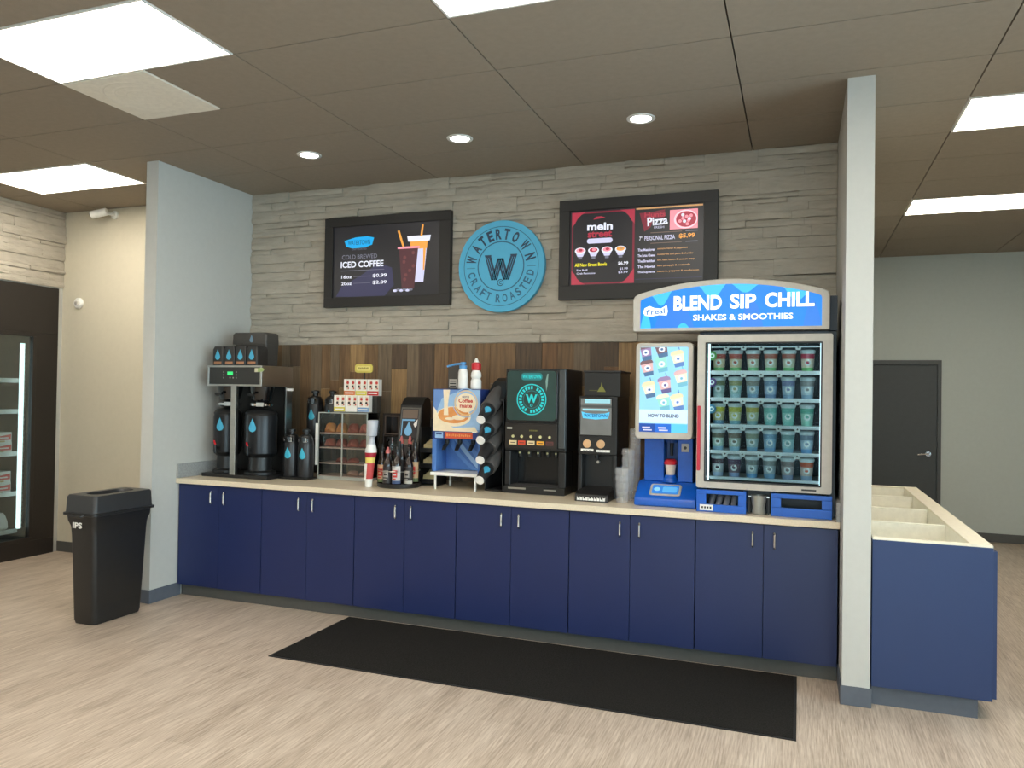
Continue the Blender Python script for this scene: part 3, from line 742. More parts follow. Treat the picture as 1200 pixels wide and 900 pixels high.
mb = MB(); TG = M('tag_green', (150, 170, 110), .6); mb.rect(.580, .622, 1.735, 1.765, .1495, M('tag_beige', (200, 195, 165), .6)); mb.flat([(.61, 1.735), (.655, 1.74), (.672, 1.752), (.655, 1.768), (.612, 1.765)], .1488, TG); mb.build('hanging_tag', t)
for b in ((.355, .405, .155, .185), (.630, .642, .46, .54), (.13, .142, .46, .54)): MB().box(*b, C+.028, 1.626, STEEL).build('upright', t, bevel=.001)
MB().box(.642, .70, .47, .475, 1.595, 1.615, WHITE).build('side_tag', t)
mb = MB(); mb.box(.142, .630, .48, .54, C+.028, 1.626, M('brewer_black_back', (30, 29, 28), .4)); mb.build('back_panel', t)
mb = MB(); mb.box(.07, .700, .17, .55, C+.0005, C+.028, BLACK); mb.build('base', t, bevel=.004)
for x in (.225, .535):
    mb = MB(); mb.lathe((x, .30, 1.50), [(.05, 0), (.075, .02), (.095, .09), (.10, .126)], BLACKG, 28); mb.tube([(x-.02, .20, 1.56), (x-.02, .165, 1.56), (x+.03, .160, 1.557)], .011, BLACK); bk = mb.build('brew_basket', t)
    mb = MB(); mb.lathe((x, .30, 1.462), [(.055, 0), (.088, .012), (.092, .030), (.060, .038)], CHROME, 28); mb.box(x+.02, x+.09, .205, .215, 1.47, 1.50, CHROME); mb.build('funnel_ring', t)
SRV = M('server_dark_steel', (36, 37, 40), .3, metal=.4)
def server(x, y, r, label):
    z0 = C+.029
    t = thing('coffee_server', label, 'coffee server', (x, y, z0), 'coffee servers under the brewer')
    mb = MB(); mb.lathe((x, y, z0), [(r*.98, 0, BLACK), (r*.98, .018, BLACK), (r*.72, .03, BLACK), (r*.70, .13, BLACK), (r*.9, .15)], BLACK, 32); mb.box(x-.05, x+.05, y-r*.9, y, z0, z0+.014, BLACK); mb.build('stand', t)
    mb = MB(); mb.lathe((x, y, z0), [(r*.9, .15), (r, .165), (r, .44), (r*.97, .46)], SRV, 36); mb.build('body', t)
    mb = MB(); mb.lathe((x, y, z0), [(r*.97, .46), (r*1.0, .475), (r*.8, .50), (r*.35, .515), (.02, .52)], BLACK, 32); mb.build('lid', t)
    mb = MB(); mb.cyl((x, y-r+.01, z0+.20), (x, y-r-.03, z0+.20), .013, .013, BLACK); mb.cyl((x, y-r-.03, z0+.225), (x, y-r-.03, z0+.155), .011, .009, BLACK); mb.tube([(x, y-r-.03, z0+.225), (x, y-r-.045, z0+.255)], .007, RED); mb.build('faucet', t)
    mb = MB(); wrap_drop(mb, x, y, r+.0012, z0+.385, .105, .12, DROPB); mb.build('drop_label', t)
server(.195, .315, .108, 'dark coffee server with blue drop emblem, left of the brewer post')
server(.520, .315, .125, 'larger dark coffee server with blue drop emblem, right of the brewer post')
# packs on top
PK = M('coffee_pack_black', (38, 36, 35), .45); KR = M('kraft_orange', (176, 122, 88), .6); GRY = M('greyish_box', (66, 62, 58), .5)
for k in range(4):
    x0 = .137+.109*k; x1 = x0+.104; z0 = 1.788
    mb = MB(); mb.loft([rrect(x0, x1, .19, .33, .012, z0), rrect(x0, x1, .19, .33, .012, z0+.125), rrect(x0+.008, x1-.008, .20, .32, .01, z0+.15)], PK)
    drop(mb, (x0+x1)/2, z0+.085, .082, .1893, DROPB); mb.rect(x0+.018, x1-.014, z0+.012, z0+.030, .1893, KR)
    tag(mb.build('coffee_pack'), '%s small black coffee pack with blue drop on top of the brewer' % ('leftmost', 'second from left', 'third from left', 'rightmost')[k], 'coffee pack', 'black coffee packs on the brewer')
mb = MB(); t = thing('storage_box', 'larger black box with pale drop behind the small packs on the brewer', 'box', (.39, .46, 1.788))
mb.loft([rrect(.205, .500, .385, .535, .01, 1.788), rrect(.200, .505, .382, .538, .012, 1.965)], GRY); mb.build('body', t)
mb = MB(); mb.loft([rrect(.172, .507, .372, .54, .012, 1.965), rrect(.172, .507, .372, .54, .02, 2.045), rrect(.185, .495, .38, .53, .02, 2.060)], GRY); drop(mb, .365, 2.012, .062, .3712, M('pale_drop', (110, 138, 158), .5)); mb.build('lid', t)

# ================================================================ AIRPOTS
t = thing('airpot_rack', 'black two-step rack carrying the airpots between brewer and pastry case', 'rack', (.83, .55, C))
mb = MB(); mb.box(.703, .972, .295, .425, C+.0005, C+.016, BLACK); mb.build('drip_tray', t, bevel=.004)
mb = MB(); mb.box(.66, 1.01, .625, .785, 1.195, 1.208, BLACK)
for x in (.663, 1.000):
    mb.box(x, x+.01, .628, .64, C, 1.195, BLACK); mb.box(x, x+.01, .77, .782, C, 1.195, BLACK)
mb.box(.673, 1.00, .772, .778, C+.01, 1.195, BLACK); mb.build('riser', t)
APB = M('airpot_charcoal', (34, 34, 37), .3)
def airpot(x, y, z0, r, H_, label):
    t = thing('airpot', label, 'airpot', (x, y, z0), 'black airpots with drop emblems')
    mb = MB(); mb.lathe((x, y, z0), [(r*.96, 0), (r, .012), (r, H_*.66), (r*.93, H_*.71)], APB, 32); mb.build('body', t)
    mb = MB(); mb.lathe((x, y, z0), [(r*.93, H_*.71), (r*.95, H_*.73), (r*.80, H_*.82), (r*.70, H_*.86), (r*.45, H_*.88)], BLACK, 28)
    mb.loft([[(p[0], p[1], z0+H_*.74) for p in rrect(x-.02, x+.02, y-r*1.2, y, .01, 0)], [(p[0], p[1], z0+H_*.84) for p in rrect(x-.018, x+.018, y-r*1.3, y, .01, 0)]], BLACK); mb.build('collar', t)
    mb = MB(); mb.lathe((x, y, z0), [(r*.32, H_*.88), (r*.32, H_*.93), (r*.50, H_*.935), (r*.48, H_*.985), (r*.2, H_)], BLACK, 24); mb.build('pump_button', t)
    mb = MB(); mb.tube([(x, y-r*1.15, z0+H_*.80), (x, y-r*1.5, z0+H_*.79), (x, y-r*1.55, z0+H_*.74)], .008, BLACK); mb.build('spout', t)
    mb = MB(); mb.box(x+.012, x+.042, y-r*.95, y-r*.7, z0+H_*.73, z0+H_*.82, CHROME); mb.build('metal_clip', t)
    mb = MB(); wrap_drop(mb, x, y, r+.0012, z0+H_*.50, .090, .12, M('drop_teal', (60, 172, 200), .45)); mb.build('drop_label', t)
airpot(.770, .372, C+.017, .063, .375, 'front left black airpot with blue drop, next to the brewer')
airpot(.908, .366, C+.017, .061, .375, 'front right black airpot with blue drop, next to the pastry case')
airpot(.752, .705, 1.2085, .068, .395, 'rear left black airpot raised behind the front pair')
airpot(.918, .705, 1.2085, .066, .395, 'rear right black airpot raised behind the corner of the pastry case')

# ================================================================ PASTRY CASE
t = thing('pastry_case', 'clear acrylic pastry display case with four pink trays of pastries', 'display case', (1.20, .52, C))
px0, px1, py0, py1, pz = .975, 1.415, .43, .618, 1.433
mb = MB(); e = .005
mb.box(px0, px0+e, py0, py1, C+.02, pz, ACRYL); mb.box(px1-e, px1, py0, py1, C+.02, pz, ACRYL); mb.box(px0, px1, py1-e, py1, C+.02, pz, ACRYL); mb.box(px0, px1, py0, py1, pz-e, pz, ACRYL); mb.build('shell', t)
EDGE = M('acrylic_edge', (170, 172, 165), .2)
mb = MB(); frame_xz(mb, px0, px1, C+.02, pz, .007, py0-.004, py0+.003, EDGE); mb.box(1.188, 1.199, py0-.006, py0-.001, C+.02, pz, EDGE); mb.box(px0+.007, px1-.007, py0, py0+.002, C+.027, pz-.007, ACRYL); mb.build('front_doors', t)
mb = MB(); mb.box(px0, px1, py0, py1, C+.0005, C+.02, EDGE); mb.build('base', t, bevel=.002)
mb = MB(); mb.box(px0-.024, px0-.002, py0-.006, py0, 1.02, 1.345, WHITE); mb.build('label_strip', t)
mb = MB(); mb.box(px1+.001, px1+.014, py0-.004, py0, 1.10, 1.34, EDGE); mb.build('door_handle', t)
TRAYP = M('pink_tray', (236, 204, 194), .4); PAS = M('golden_pastry', (232, 160, 80), .6, bump=.5, bscale=60, col2=(196, 116, 52)); PAR = M('reddish_pastry', (186, 96, 74), .6, bump=.4, bscale=60, col2=(140, 62, 50))
PKP = M('pale_pastry', (222, 178, 160), .6, bump=.3, bscale=60)
shz = (1.272, 1.160, 1.040, .942)
for z in shz:
    mb = MB(); mb.box(px0+.007, px1-.007, py0+.006, py1-.006, z-.008, z, TRAYP); mb.build('tray', t, bevel=.001)
rnd = random.Random(11); nm = ('top', 'second', 'third', 'bottom')
poss = ('far left', 'left of the divider', 'right of the divider', 'far right')
for s, z in enumerate(shz):
    for k in range(4):
        if (s == 2 and k not in (1, 2)) or (s == 3 and k < 2): continue
        x = 1.039+.1045*k+rnd.uniform(-.002, .002); y = .50; L = .058; h = (.064, .056, .032, .032)[s]
        mb = MB(); rings = []; n = 14
        for i in range(9):                      # a plump curved roll
            u = i/8; a = (u-.5)*1.6; rr = max(.006, .040*math.sin(PI*min(max(u, .04), .96))**.6)*(1+.12*math.sin(u*22)); 
            cx_, cy_ = x+L*math.sin(a)*1.05, y-.02+.03*math.cos(a)
            rings.append([(cx_+rr*.25*math.cos(2*PI*q/n), cy_+rr*math.cos(2*PI*q/n), z+.001+h/2*(rr/.036)*(1+math.sin(2*PI*q/n))) for q in range(n)])
        mat = (PAS, PAR, PAR, PKP)[s] if not (s == 0 and k > 1) else PAR
        mb.loft(rings, mat); tag(mb.build('pastry'), '%s pastry on the %s tray of the clear case, %s' % (('golden', 'reddish brown', 'dark red', 'pale')[s], nm[s], poss[k]), 'pastry', 'pastries in the acrylic case')
# tea boxes on a stepped stand on the case
t = thing('packet_stand', 'stepped stand with a yellow oval sign on the pastry case', 'display stand', (1.25, .53, pz))
WIRE = M('dark_wire', (60, 58, 54), .5)
mb = MB(); mb.box(1.085, 1.41, .44, .56, pz+.0005, pz+.006, WIRE); mb.box(1.10, 1.42, .555, .615, pz+.0005, pz+.133, WIRE); mb.box(1.27, 1.278, .60, .608, pz+.133, pz+.33, WIRE); mb.build('step', t)
YS = M('sign_yellow', (206, 190, 92), .5)
mb = MB(); mb.prism(rr2(1.195, 1.355, 1.748, 1.815, .022), .590, .598, YS); mb.prism(rr2(1.212, 1.338, 1.762, 1.801, .014), .588, .590, M('sign_yellow_pale', (222, 208, 126), .5)); SO_ = M('sign_olive', (150, 132, 60), .5)
for q in range(7): mb.rect(1.230+.013*q, 1.239+.013*q, 1.774, 1.790-.003*(q % 2), .5872, SO_)
mb.build('oval_sign', t)
PR = M('print_red', (190, 48, 44), .5); PKB = M('print_black', (40, 34, 34), .5); PO = M('print_orange', (214, 120, 60), .5); PB = M('print_blue', (120, 160, 200), .5); PY = M('print_yellow', (220, 205, 80), .5); CW = M('carton_white', (236, 232, 224), .5)
def packet(x0, x1, y0, z0, band, label):
    mb = MB(); mb.box(x0, x1, y0, y0+.05, z0, z0+.128, CW); y = y0-.0008
    for q in range(2):
        a = x0+(x1-x0)*(.08+.48*q); w = (x1-x0)*.38
        mb.rect(a+w*.30, a+w, z0+.044, z0+.122, y-.0002, M('print_cream', (222, 206, 186), .5)); mb.disc(a+w*.70, z0+.100, w*.30, y-.0005, PR, n=12); mb.disc(a+w*.60, z0+.070, w*.26, y-.0006, PKB, n=12); mb.disc(a+w*.86, z0+.056, w*.16, y-.0008, PR, n=10)
    mb.rect(x0, x1, z0+.002, z0+.036, y, band); mb.rect(x0+.01, x1-.012, z0+.014, z0+.024, y-.0006, CW)
    tag(mb.build('tea_box'), label, 'tea box', 'white tea boxes on the pastry case')
for k, (b, nmz) in enumerate(((PO, 'orange'), (PY, 'yellow'), (PR, 'red'))):
    packet(1.116+.106*k, 1.116+.106*k+.102, .560, pz+.134, b, '%s of three white tea boxes on the upper step, %s band' % (('left', 'middle', 'right')[k], nmz))
for k, (b, nmz) in enumerate(((PY, 'yellow'), (CW, 'white'), (PB, 'light blue'))):
    packet(1.085+.106*k, 1.085+.106*k+.102, .470, pz+.0065, b, '%s of three white tea boxes on the lower step, %s base' % (('left', 'middle', 'right')[k], nmz))

# ================================================================ CONDIMENTS
DB = M('dark_bronze_acrylic', (52, 42, 38), .2)
t = thing('condiment_organizer', 'dark brown upright organizer box behind the grey capped bottle', 'organizer', (1.50, .70, C))
mb = MB(); mb.box(1.425, 1.585, .765, .785, C+.0005, 1.43, DB); mb.box(1.425, 1.435, .64, .765, C+.0005, 1.43, DB); mb.box(1.575, 1.585, .64, .765, C+.0005, 1.43, DB)
for z in (C+.0005, 1.08, 1.25, 1.42): mb.box(1.435, 1.575, .64, .765, z, z+.01, DB)
mb.build('case', t, bevel=.001)
mb = MB(); frame_xz(mb, 1.44, 1.57, 1.265, 1.415, .01, .645, .650, M('bronze_trim', (84, 68, 58), .4)); mb.box(1.50, 1.51, .645, .65, 1.275, 1.405, DB); mb.build('door_frame', t)

t = thing('tall_bottle', 'tall red, yellow and white bottle with grey cap left of the syrup bottles', 'bottle', (1.588, .165, C))
GC = M('frosted_grey', (178, 182, 190), .35); YB_ = M('label_yellow', (226, 208, 110), .5)
sh = Matrix.Translation((1.588, .165, C)) @ Matrix(((1, 0, .065, 0), (0, 1, 0, 0), (0, 0, 1, 0), (0, 0, 0, 1))) @ Matrix.Translation((-1.588, -.165, -C))
P_ = (1.588, .165, C+.0005)
mb = MB(); mb.T = sh
mb.lathe(P_, [(.026, 0, WHITE), (.028, .060, M('label_redwhite', (190, 70, 70), .5)), (.034, .175, YB_), (.037, .215, M('label_crimson', (160, 24, 44), .5)), (.043, .250, WHITE), (.040, .275, WHITE), (.028, .31, GC), (.020, .345)], WHITE, 28)
mb.add([(1.566, .138, C+.05), (1.582, .136, C+.05), (1.586, .130, C+.17), (1.560, .136, C+.17)], [(0, 1, 2, 3)], WHITE); mb.build('body', t)
mb = MB(); mb.T = sh; mb.lathe((1.588, .165, C), [(.020, .345), (.022, .365), (.036, .372), (.038, .478), (.034, .484)], GC, 24); mb.build('cap', t)

t = thing('syrup_rack', 'round black tray rack holding the dark syrup bottles', 'rack', (1.765, .30, C))
mb = MB(); mb.lathe((1.765, .30, C), [(.150, .0005), (.158, .006), (.160, .030), (.155, .032), (.152, .010), (.02, .009)], BLACK, 40)
mb.build('tray', t)
mb = MB(); mb.cyl((1.765, .30, C+.009), (1.765, .30, C+.33), .010, .010, BLACK); n = 28
mb.tube([(1.765+.150*math.cos(2*PI*i/n), .30+.150*math.sin(2*PI*i/n), C+.12) for i in range(n+1)], .0025, STEEL, 6)
mb.box(1.700, 1.770, .300, .304, C+.10, C+.36, ACRYL); mb.build('wire_ring', t)
SY = M('syrup_dark_glass', (34, 22, 20), .15, coat=.4); CAPB = M('cap_black', (26, 25, 26), .35); CAPR = M('cap_rose', (190, 100, 96), .4)
def syrup(x, y, h, kind, label):
    z = C+.0115
    t = thing('syrup_bottle', label, 'syrup bottle', (x, y, z), 'syrup bottles in the round rack')
    r = .033
    mb = MB(); mb.lathe((x, y, z), [(r*.95, 0), (r, .006), (r, h*.55), (r*.8, h*.66), (r*.42, h*.74), (r*.38, h*.86)], SY, 24); mb.build('body', t)
    mb = MB(); mb.lathe((x, y, z), [(r*.5, h*.86), (r*.5, h*.94), (r*.35, h*.95), (r*.2, h*1.02)], (CAPB, CAPR, CAPB, CAPB)[kind], 20)
    if kind in (0, 2): mb.tube([(x, y, z+h*1.02), (x-.006, y-.03, z+h*1.03), (x-.008, y-.045, z+h*.97)], .005, (CAPB, CAPR, CAPB, CAPB)[kind], 8)
    mb.build('pump' if kind in (0, 2) else 'cap', t)
    LG_ = M('label_grey', (150, 144, 138), .5); lab = {0: (M('label_cream', (196, 160, 124), .5), PR, M('label_green', (96, 110, 70), .5)), 1: (PKB, LG_, PKB), 2: (M('label_offwhite', (190, 186, 184), .5), PR, M('label_slate_blue', (60, 78, 116), .5)), 3: (PKB, LG_, FRAMEG)}[kind]
    mb = MB(); rq = r+.0008; m = 10
    def wrap(a0, a1, za, zb, mat, rr):
        v = []
        for i in range(m+1):
            a = a0+(a1-a0)*i/m
            for zz in (za, zb): v.append((x+rr*math.sin(a), y-rr*math.cos(a), z+zz))
        mb.add(v, [(2*i, 2*i+2, 2*i+3, 2*i+1) for i in range(m)], mat)
    wrap(-1.4, 1.4, h*.08, h*.52, lab[0], rq); wrap(-.6, .6, h*.24, h*.42, lab[1], rq+.0006); wrap(-1.4, 1.4, h*.08, h*.16, lab[2], rq+.0006)
    wrap(-.35, .35, h*.29, h*.33, lab[0], rq+.0012); wrap(-.5, .3, h*.18, h*.21, lab[1], rq+.0012)
    mb.build('label', t, recalc=False)
for (x, y, h, k, lb) in ((1.655, .245, .285, 0, 'cream and red labelled syrup bottle at the front left of the round rack'), (1.728, .195, .275, 1, 'black labelled syrup bottle, second from left at the front of the rack'),
    (1.803, .195, .285, 2, 'syrup bottle with white and red label at the front of the rack'), (1.872, .245, .275, 3, 'black syrup bottle with grey label at the front right of the rack'),
    (1.668, .345, .33, 2, 'syrup bottle with curved black pump at the rear left of the rack'), (1.735, .385, .345, 1, 'syrup bottle with rosy cap, rear middle left of the rack'),
    (1.805, .385, .345, 1, 'syrup bottle with rosy cap, rear middle right of the rack'), (1.868, .345, .33, 0, 'syrup bottle with black pump at the rear right of the rack')):
    syrup(x, y, h, k, lb)

# tall touchscreen machine
t = thing('touchscreen_dispenser', 'slim black dispenser with leaning screen and blue drop behind the syrup bottles', 'dispenser', (1.70, .65, C))
mb = MB(); prof = [(.50, C+.0005), (.745, C+.0005), (.745, 1.50), (.730, 1.545), (.70, 1.565), (.655, 1.555), (.600, 1.500)]
mb.prism(prof, 1.605, 1.795, BLACK, axis='x'); mb.build('body', t, bevel=.006)
# leaning front: plane through (y .50,z .91)-(.60,1.50)
sl = Matrix.Translation((0, .50, C)) @ Matrix.Rotation(-math.atan2(.10, 1.50-C), 4, 'X') @ Matrix.Translation((0, 0, -C))
mb = MB(); mb.T = sl; GM = M('screen_bezel_grey', (92, 90, 86), .3)
mb.box(1.618, 1.787, -.006, .002, 1.06, 1.49, GM); mb.build('bezel', t, bevel=.003)
mb = MB(); mb.T = sl; y = -.0068; TD = E('touch_dark', (44, 40, 40), .8); TB = E('touch_bronze', (104, 88, 74), .8); TL = E('touch_blue', (110, 160, 190), .9)
mb.rect(1.628, 1.772, 1.075, 1.478, y, TD); mb.rect(1.634, 1.766, 1.405, 1.472, y-.0006, TB); mb.rect(1.634, 1.744, 1.385, 1.398, y-.0008, TL); mb.rect(1.634, 1.642, 1.27, 1.39, y-.0008, TL)
drop(mb, 1.695, 1.325, .110, y-.0010, TL); mb.flat([(1.735, 1.36), (1.768, 1.40), (1.765, 1.35), (1.75, 1.335)], y-.0012, E('touch_white', (210, 205, 195), .9)); mb.rect(1.65, 1.75, 1.20, 1.24, y-.0006, TB)
mb.build('display', t)
# lid and packet rack
t = thing('packet_rack', 'small black tiered rack with beige packets left of the creamer machine', 'rack', (1.925, .52, C))
mb = MB(); mb.box(1.86, 2.0, .60, .612, C+.0005, 1.40, BLACK); mb.box(1.86, 1.868, .44, .60, C+.0005, 1.34, BLACK); mb.box(1.992, 2.0, .44, .60, C+.0005, 1.34, BLACK)
for z in (.945, 1.06, 1.175): mb.add([(1.868, .44, z), (1.992, .44, z), (1.992, .60, z+.05), (1.868, .60, z+.05), (1.868, .44, z-.01), (1.992, .44, z-.01), (1.992, .60, z+.04), (1.868, .60, z+.04)], [(0, 1, 2, 3), (7, 6, 5, 4), (0, 4, 5, 1)], BLACK); mb.box(1.868, 1.992, .438, .442, z-.02, z+.012, BLACK)
mb.build('frame', t)
BG = M('beige_packet', (176, 160, 118), .6)
for k, z in enumerate((.945, 1.06, 1.175)):
    mb = MB(); 
    for q in range(5): mb.box(1.885+.004*(q % 2), 1.975-.004*(q % 3), .452+.025*q, .470+.025*q, z+.013+.008*q, z+.040+.008*q, BG)
    o = mb.build('packet_pile'); tag(o, 'beige condiment packets on the %s tier of the small black rack' % ('bottom', 'middle', 'top')[k], 'packets'); o['kind'] = 'stuff'

# ================================================================ CREAMER MACHINE
CB = M('creamer_blue', (58, 98, 168), .35, col2=(84, 130, 196), scale=3); CBD = M('creamer_deep_blue', (36, 56, 118), .35); CBL = M('creamer_pale_blue', (150, 185, 220), .4); CC = M('creamer_cream', (236, 220, 190), .45); COR = M('creamer_coffee', (206, 128, 62), .45, col2=(228, 160, 96), scale=9)
t = thing('creamer_dispenser', 'blue liquid creamer dispenser with coffee cup picture on a white stand', 'creamer dispenser', (2.22, .48, C))
mb = MB(); mb.box(2.028, 2.402, .30, .54, 1.268, 1.628, CBD); mb.box(2.028, 2.402, .47, .54, 1.035, 1.268, CBD); mb.box(2.028, 2.062, .30, .47, 1.035, 1.268, CB); mb.box(2.385, 2.402, .30, .47, 1.035, 1.268, CB); mb.build('housing', t, bevel=.004)
mb = MB(); y = .2985
mb.rect(2.036, 2.396, 1.325, 1.622, y, M('creamer_art_blue', (104, 140, 196), .4)); mb.flat([(2.036, 1.325), (2.385, 1.325), (2.36, 1.36), (2.20, 1.35), (2.08, 1.40), (2.06, 1.47), (2.036, 1.50)], y-.0006, CC)
mb.flat([(2.036, 1.40), (2.10, 1.36), (2.30, 1.335), (2.396, 1.34), (2.396, 1.622), (2.30, 1.622), (2.20, 1.60), (2.10, 1.56)], y-.0003, CBL)
mb.disc(2.195, 1.432, .135, y-.001, CC, .072); mb.disc(2.195, 1.440, .122, y-.0016, COR, .058)
mb.disc(2.235, 1.425, .050, y-.0020, CC, .018); mb.disc(2.165, 1.415, .035, y-.0020, CC, .010)
mb.flat([(2.112, 1.622), (2.165, 1.622), (2.150, 1.52), (2.155, 1.44), (2.118, 1.44), (2.120, 1.52)], y-.0026, CC)
mb.disc(2.290, 1.530, .078, y-.0026, CC, .068); mb.ring(2.290, 1.530, .082, .090, y-.0022, M('creamer_gold', (222, 190, 140), .4)); mb.ring(2.290, 1.53, .098, .104, y-.0022, CBL)
mb.text('NESTLE', 2.288, 1.572, y-.003, .014, CBD, w=.055, bold=.02); mb.text('Coffee', 2.288, 1.546, y-.003, .030, PR, w=.11, bold=.03); mb.text('mate', 2.290, 1.508, y-.003, .026, PR, w=.095, bold=.03)
mb.build('front_picture', t)
mb = MB(); mb.rect(2.032, 2.398, 1.270, 1.323, y, CBD); mb.rect(2.052, 2.115, 1.276, 1.318, y-.0006, CBL); mb.rect(2.060, 2.105, 1.30, 1.312, y-.001, CBD); mb.rect(2.128, 2.345, 1.275, 1.319, y-.0006, M('strip_orange_red', (206, 84, 52), .4)); [mb.rect(2.142+.016*q, 2.153+.016*q, 1.288+.003*(q % 2), 1.306-.002*(q % 3), y-.0012, COR) for q in range(12)]; mb.rect(2.34, 2.375, 1.318, 1.328, y-.0012, CW); mb.build('flavour_strip', t)
mb = MB(); yy = .4692; mb.rect(2.063, 2.384, 1.037, 1.267, yy, CB)
for q in range(3):
    pts = []; 
    for i in range(13): a = i/12; pts.append((2.10+.05*q+.20*a+.02, 1.26-.22*a**(.6+.25*q)))
    for i in range(12, -1, -1): a = i/12; pts.append((2.075+.05*q+.20*a, 1.26-.22*a**(.7+.25*q)-.004))
    mb.add([(p[0], yy-.0006*(q+1), p[1]) for p in pts], [(i, i+1, 24-i, 25-i) for i in range(12)], CBL if q == 1 else M('creamer_mid_blue', (92, 138, 200), .4))
mb.build('back_picture', t, recalc=False)
for x in (2.115, 2.215, 2.320):
    mb = MB(); mb.cyl((x, .37, 1.275), (x, .37, 1.235), .018, .016, BLACK); mb.loft([[(p[0], p[1], 1.235) for p in rrect(x-.012, x+.012, .34, .38, .004, 0)], [(p[0], p[1]-.02, 1.19) for p in rrect(x-.010, x+.010, .315, .345, .004, 0)]], BLACK); mb.build('nozzle', t)
mb = MB(); mb.box(2.035, 2.400, .26, .56, 1.010, 1.033, WHITE); mb.build('drip_shelf', t, bevel=.003)
for x, y_ in ((2.062, .275), (2.372, .275), (2.062, .53), (2.372, .53)): MB().box(x, x+.012, y_, y_+.012, C+.0005, 1.010, WHITE).build('leg', t)
# things on top of it
t = thing('topping_box', 'dark box with small printed label on top of the creamer machine', 'box', (2.13, .47, 1.629))
mb = MB(); mb.box(2.085, 2.178, .43, .52, 1.629, 1.80, M('charcoal_carton', (70, 66, 62), .5)); mb.rect(2.095, 2.155, 1.638, 1.70, .4292, FRAMEG)
for q in range(3): mb.rect(2.10, 2.15, 1.645+.018*q, 1.653+.018*q, .4286, DARK)
mb.build('carton', t, bevel=.002)
t = thing('pump_bottle', 'white bottle with blue pump on top of the creamer machine', 'bottle', (2.225, .37, 1.629))
PBL = M('pump_blue', (84, 150, 206), .35)
MB().lathe((2.232, .37, 1.629), [(.036, 0), (.038, .01), (.036, .12), (.026, .145)], WHITE, 28).build('body', t)
mb = MB(); mb.lathe((2.232, .37, 1.629), [(.027, .145), (.028, .168), (.012, .172), (.011, .182)], PBL, 24); mb.tube([(2.232, .37, 1.812), (2.17, .365, 1.806), (2.11, .36, 1.79)], .008, PBL); mb.cyl((2.232, .37, 1.805), (2.232, .37, 1.822), .022, .020, PBL); mb.build('pump', t)
t = thing('red_cap_bottle', 'white bottle with red and white cap on top of the creamer machine', 'bottle', (2.33, .38, 1.629))
MB().lathe((2.33, .38, 1.629), [(.037, 0), (.039, .01), (.038, .06), (.031, .075), (.038, .09), (.036, .115), (.026, .135)], WHITE, 28).build('body', t)
mb = MB(); mb.lathe((2.33, .38, 1.629), [(.030, .135), (.034, .14), (.034, .185), (.022, .192)], RED, 24); mb.build('cap', t)
mb = MB(); mb.lathe((2.33, .38, 1.629), [(.020, .192), (.014, .205), (.006, .222)], WHITE, 20); mb.build('tip', t)

# ================================================================ CUP DISPENSER
t = thing('cup_dispenser', 'black slanted four-tube cup dispenser left of the cappuccino machine', 'cup dispenser', (2.48, .48, C))
mb = MB(); mb.prism([(.36, C+.0005), (.70, C+.0005), (.70, 1.70), (.60, 1.715), (.50, 1.68), (.36, 1.56)], 2.415, 2.425, BLACK, axis='x'); mb.prism([(.36, C+.0005), (.70, C+.0005), (.70, 1.70), (.60, 1.715), (.50, 1.68), (.36, 1.56)], 2.548, 2.556, BLACK, axis='x')
mb.box(2.425, 2.548, .685, .70, C+.0005, 1.69, BLACK); mb.box(2.425, 2.548, .36, .685, C+.0005, C+.012, BLACK); mb.prism([(.36, 1.56), (.50, 1.68), (.60, 1.715), (.70, 1.70), (.70, 1.69), (.60, 1.70), (.50, 1.665), (.36, 1.545)], 2.425, 2.548, BLACK, axis='x'); mb.build('housing', t, bevel=.003)
TUB = M('tube_grey', (76, 73, 72), .35); CUPB = M('cup_black_paper', (36, 35, 36), .45); CUPW = M('cup_base_white', (236, 234, 230), .5)
th = math.radians(28); ad = Vector((0, math.cos(th), math.sin(th)))
wz = ('top', 'second', 'third', 'bottom')
for k, z in enumerate((1.418, 1.278, 1.143, 1.005)):
    p0 = Vector((2.466, .15, z))
    mb = MB(); mb.lathe(p0+ad*.155, [(.056, 0), (.060, .006), (.060, .26), (.056, .262), (.0565, .01)], TUB, 28, axis=ad); mb.build('tube', t)
    cp = thing('paper_cup', '%s black paper cup with white base sticking out of the slanted dispenser' % wz[k], 'paper cup', p0, 'paper cups in the slanted dispenser')
    mb = MB(); mb.lathe(p0, [(.029, .004), (.030, 0), (.051, .19), (.053, .20)], CUPB, 28, axis=ad); mb.build('body', cp)
    mb = MB(); mb.lathe(p0, [(.0305, -.003), (.0310, .006)], CUPW, 28, axis=ad); mb.build('base', cp)
    if k != 2:
        # emblem on the cup side facing the shop, wrapped round the cone
        b1 = Vector((1, 0, 0)); b2 = Vector((0, -math.sin(th), math.cos(th)))
        def put(u, v):
            s_ = .085-v*.9; rad = .0300+.021*s_/.19+.0012; an = math.radians(53)-u/rad*1.1
            return tuple(p0+ad*s_+(b1*math.cos(an)+b2*math.sin(an))*rad)
        mb = MB(); drop_grid(mb, .080, put, DROPB); mb.build('drop_emblem', cp)

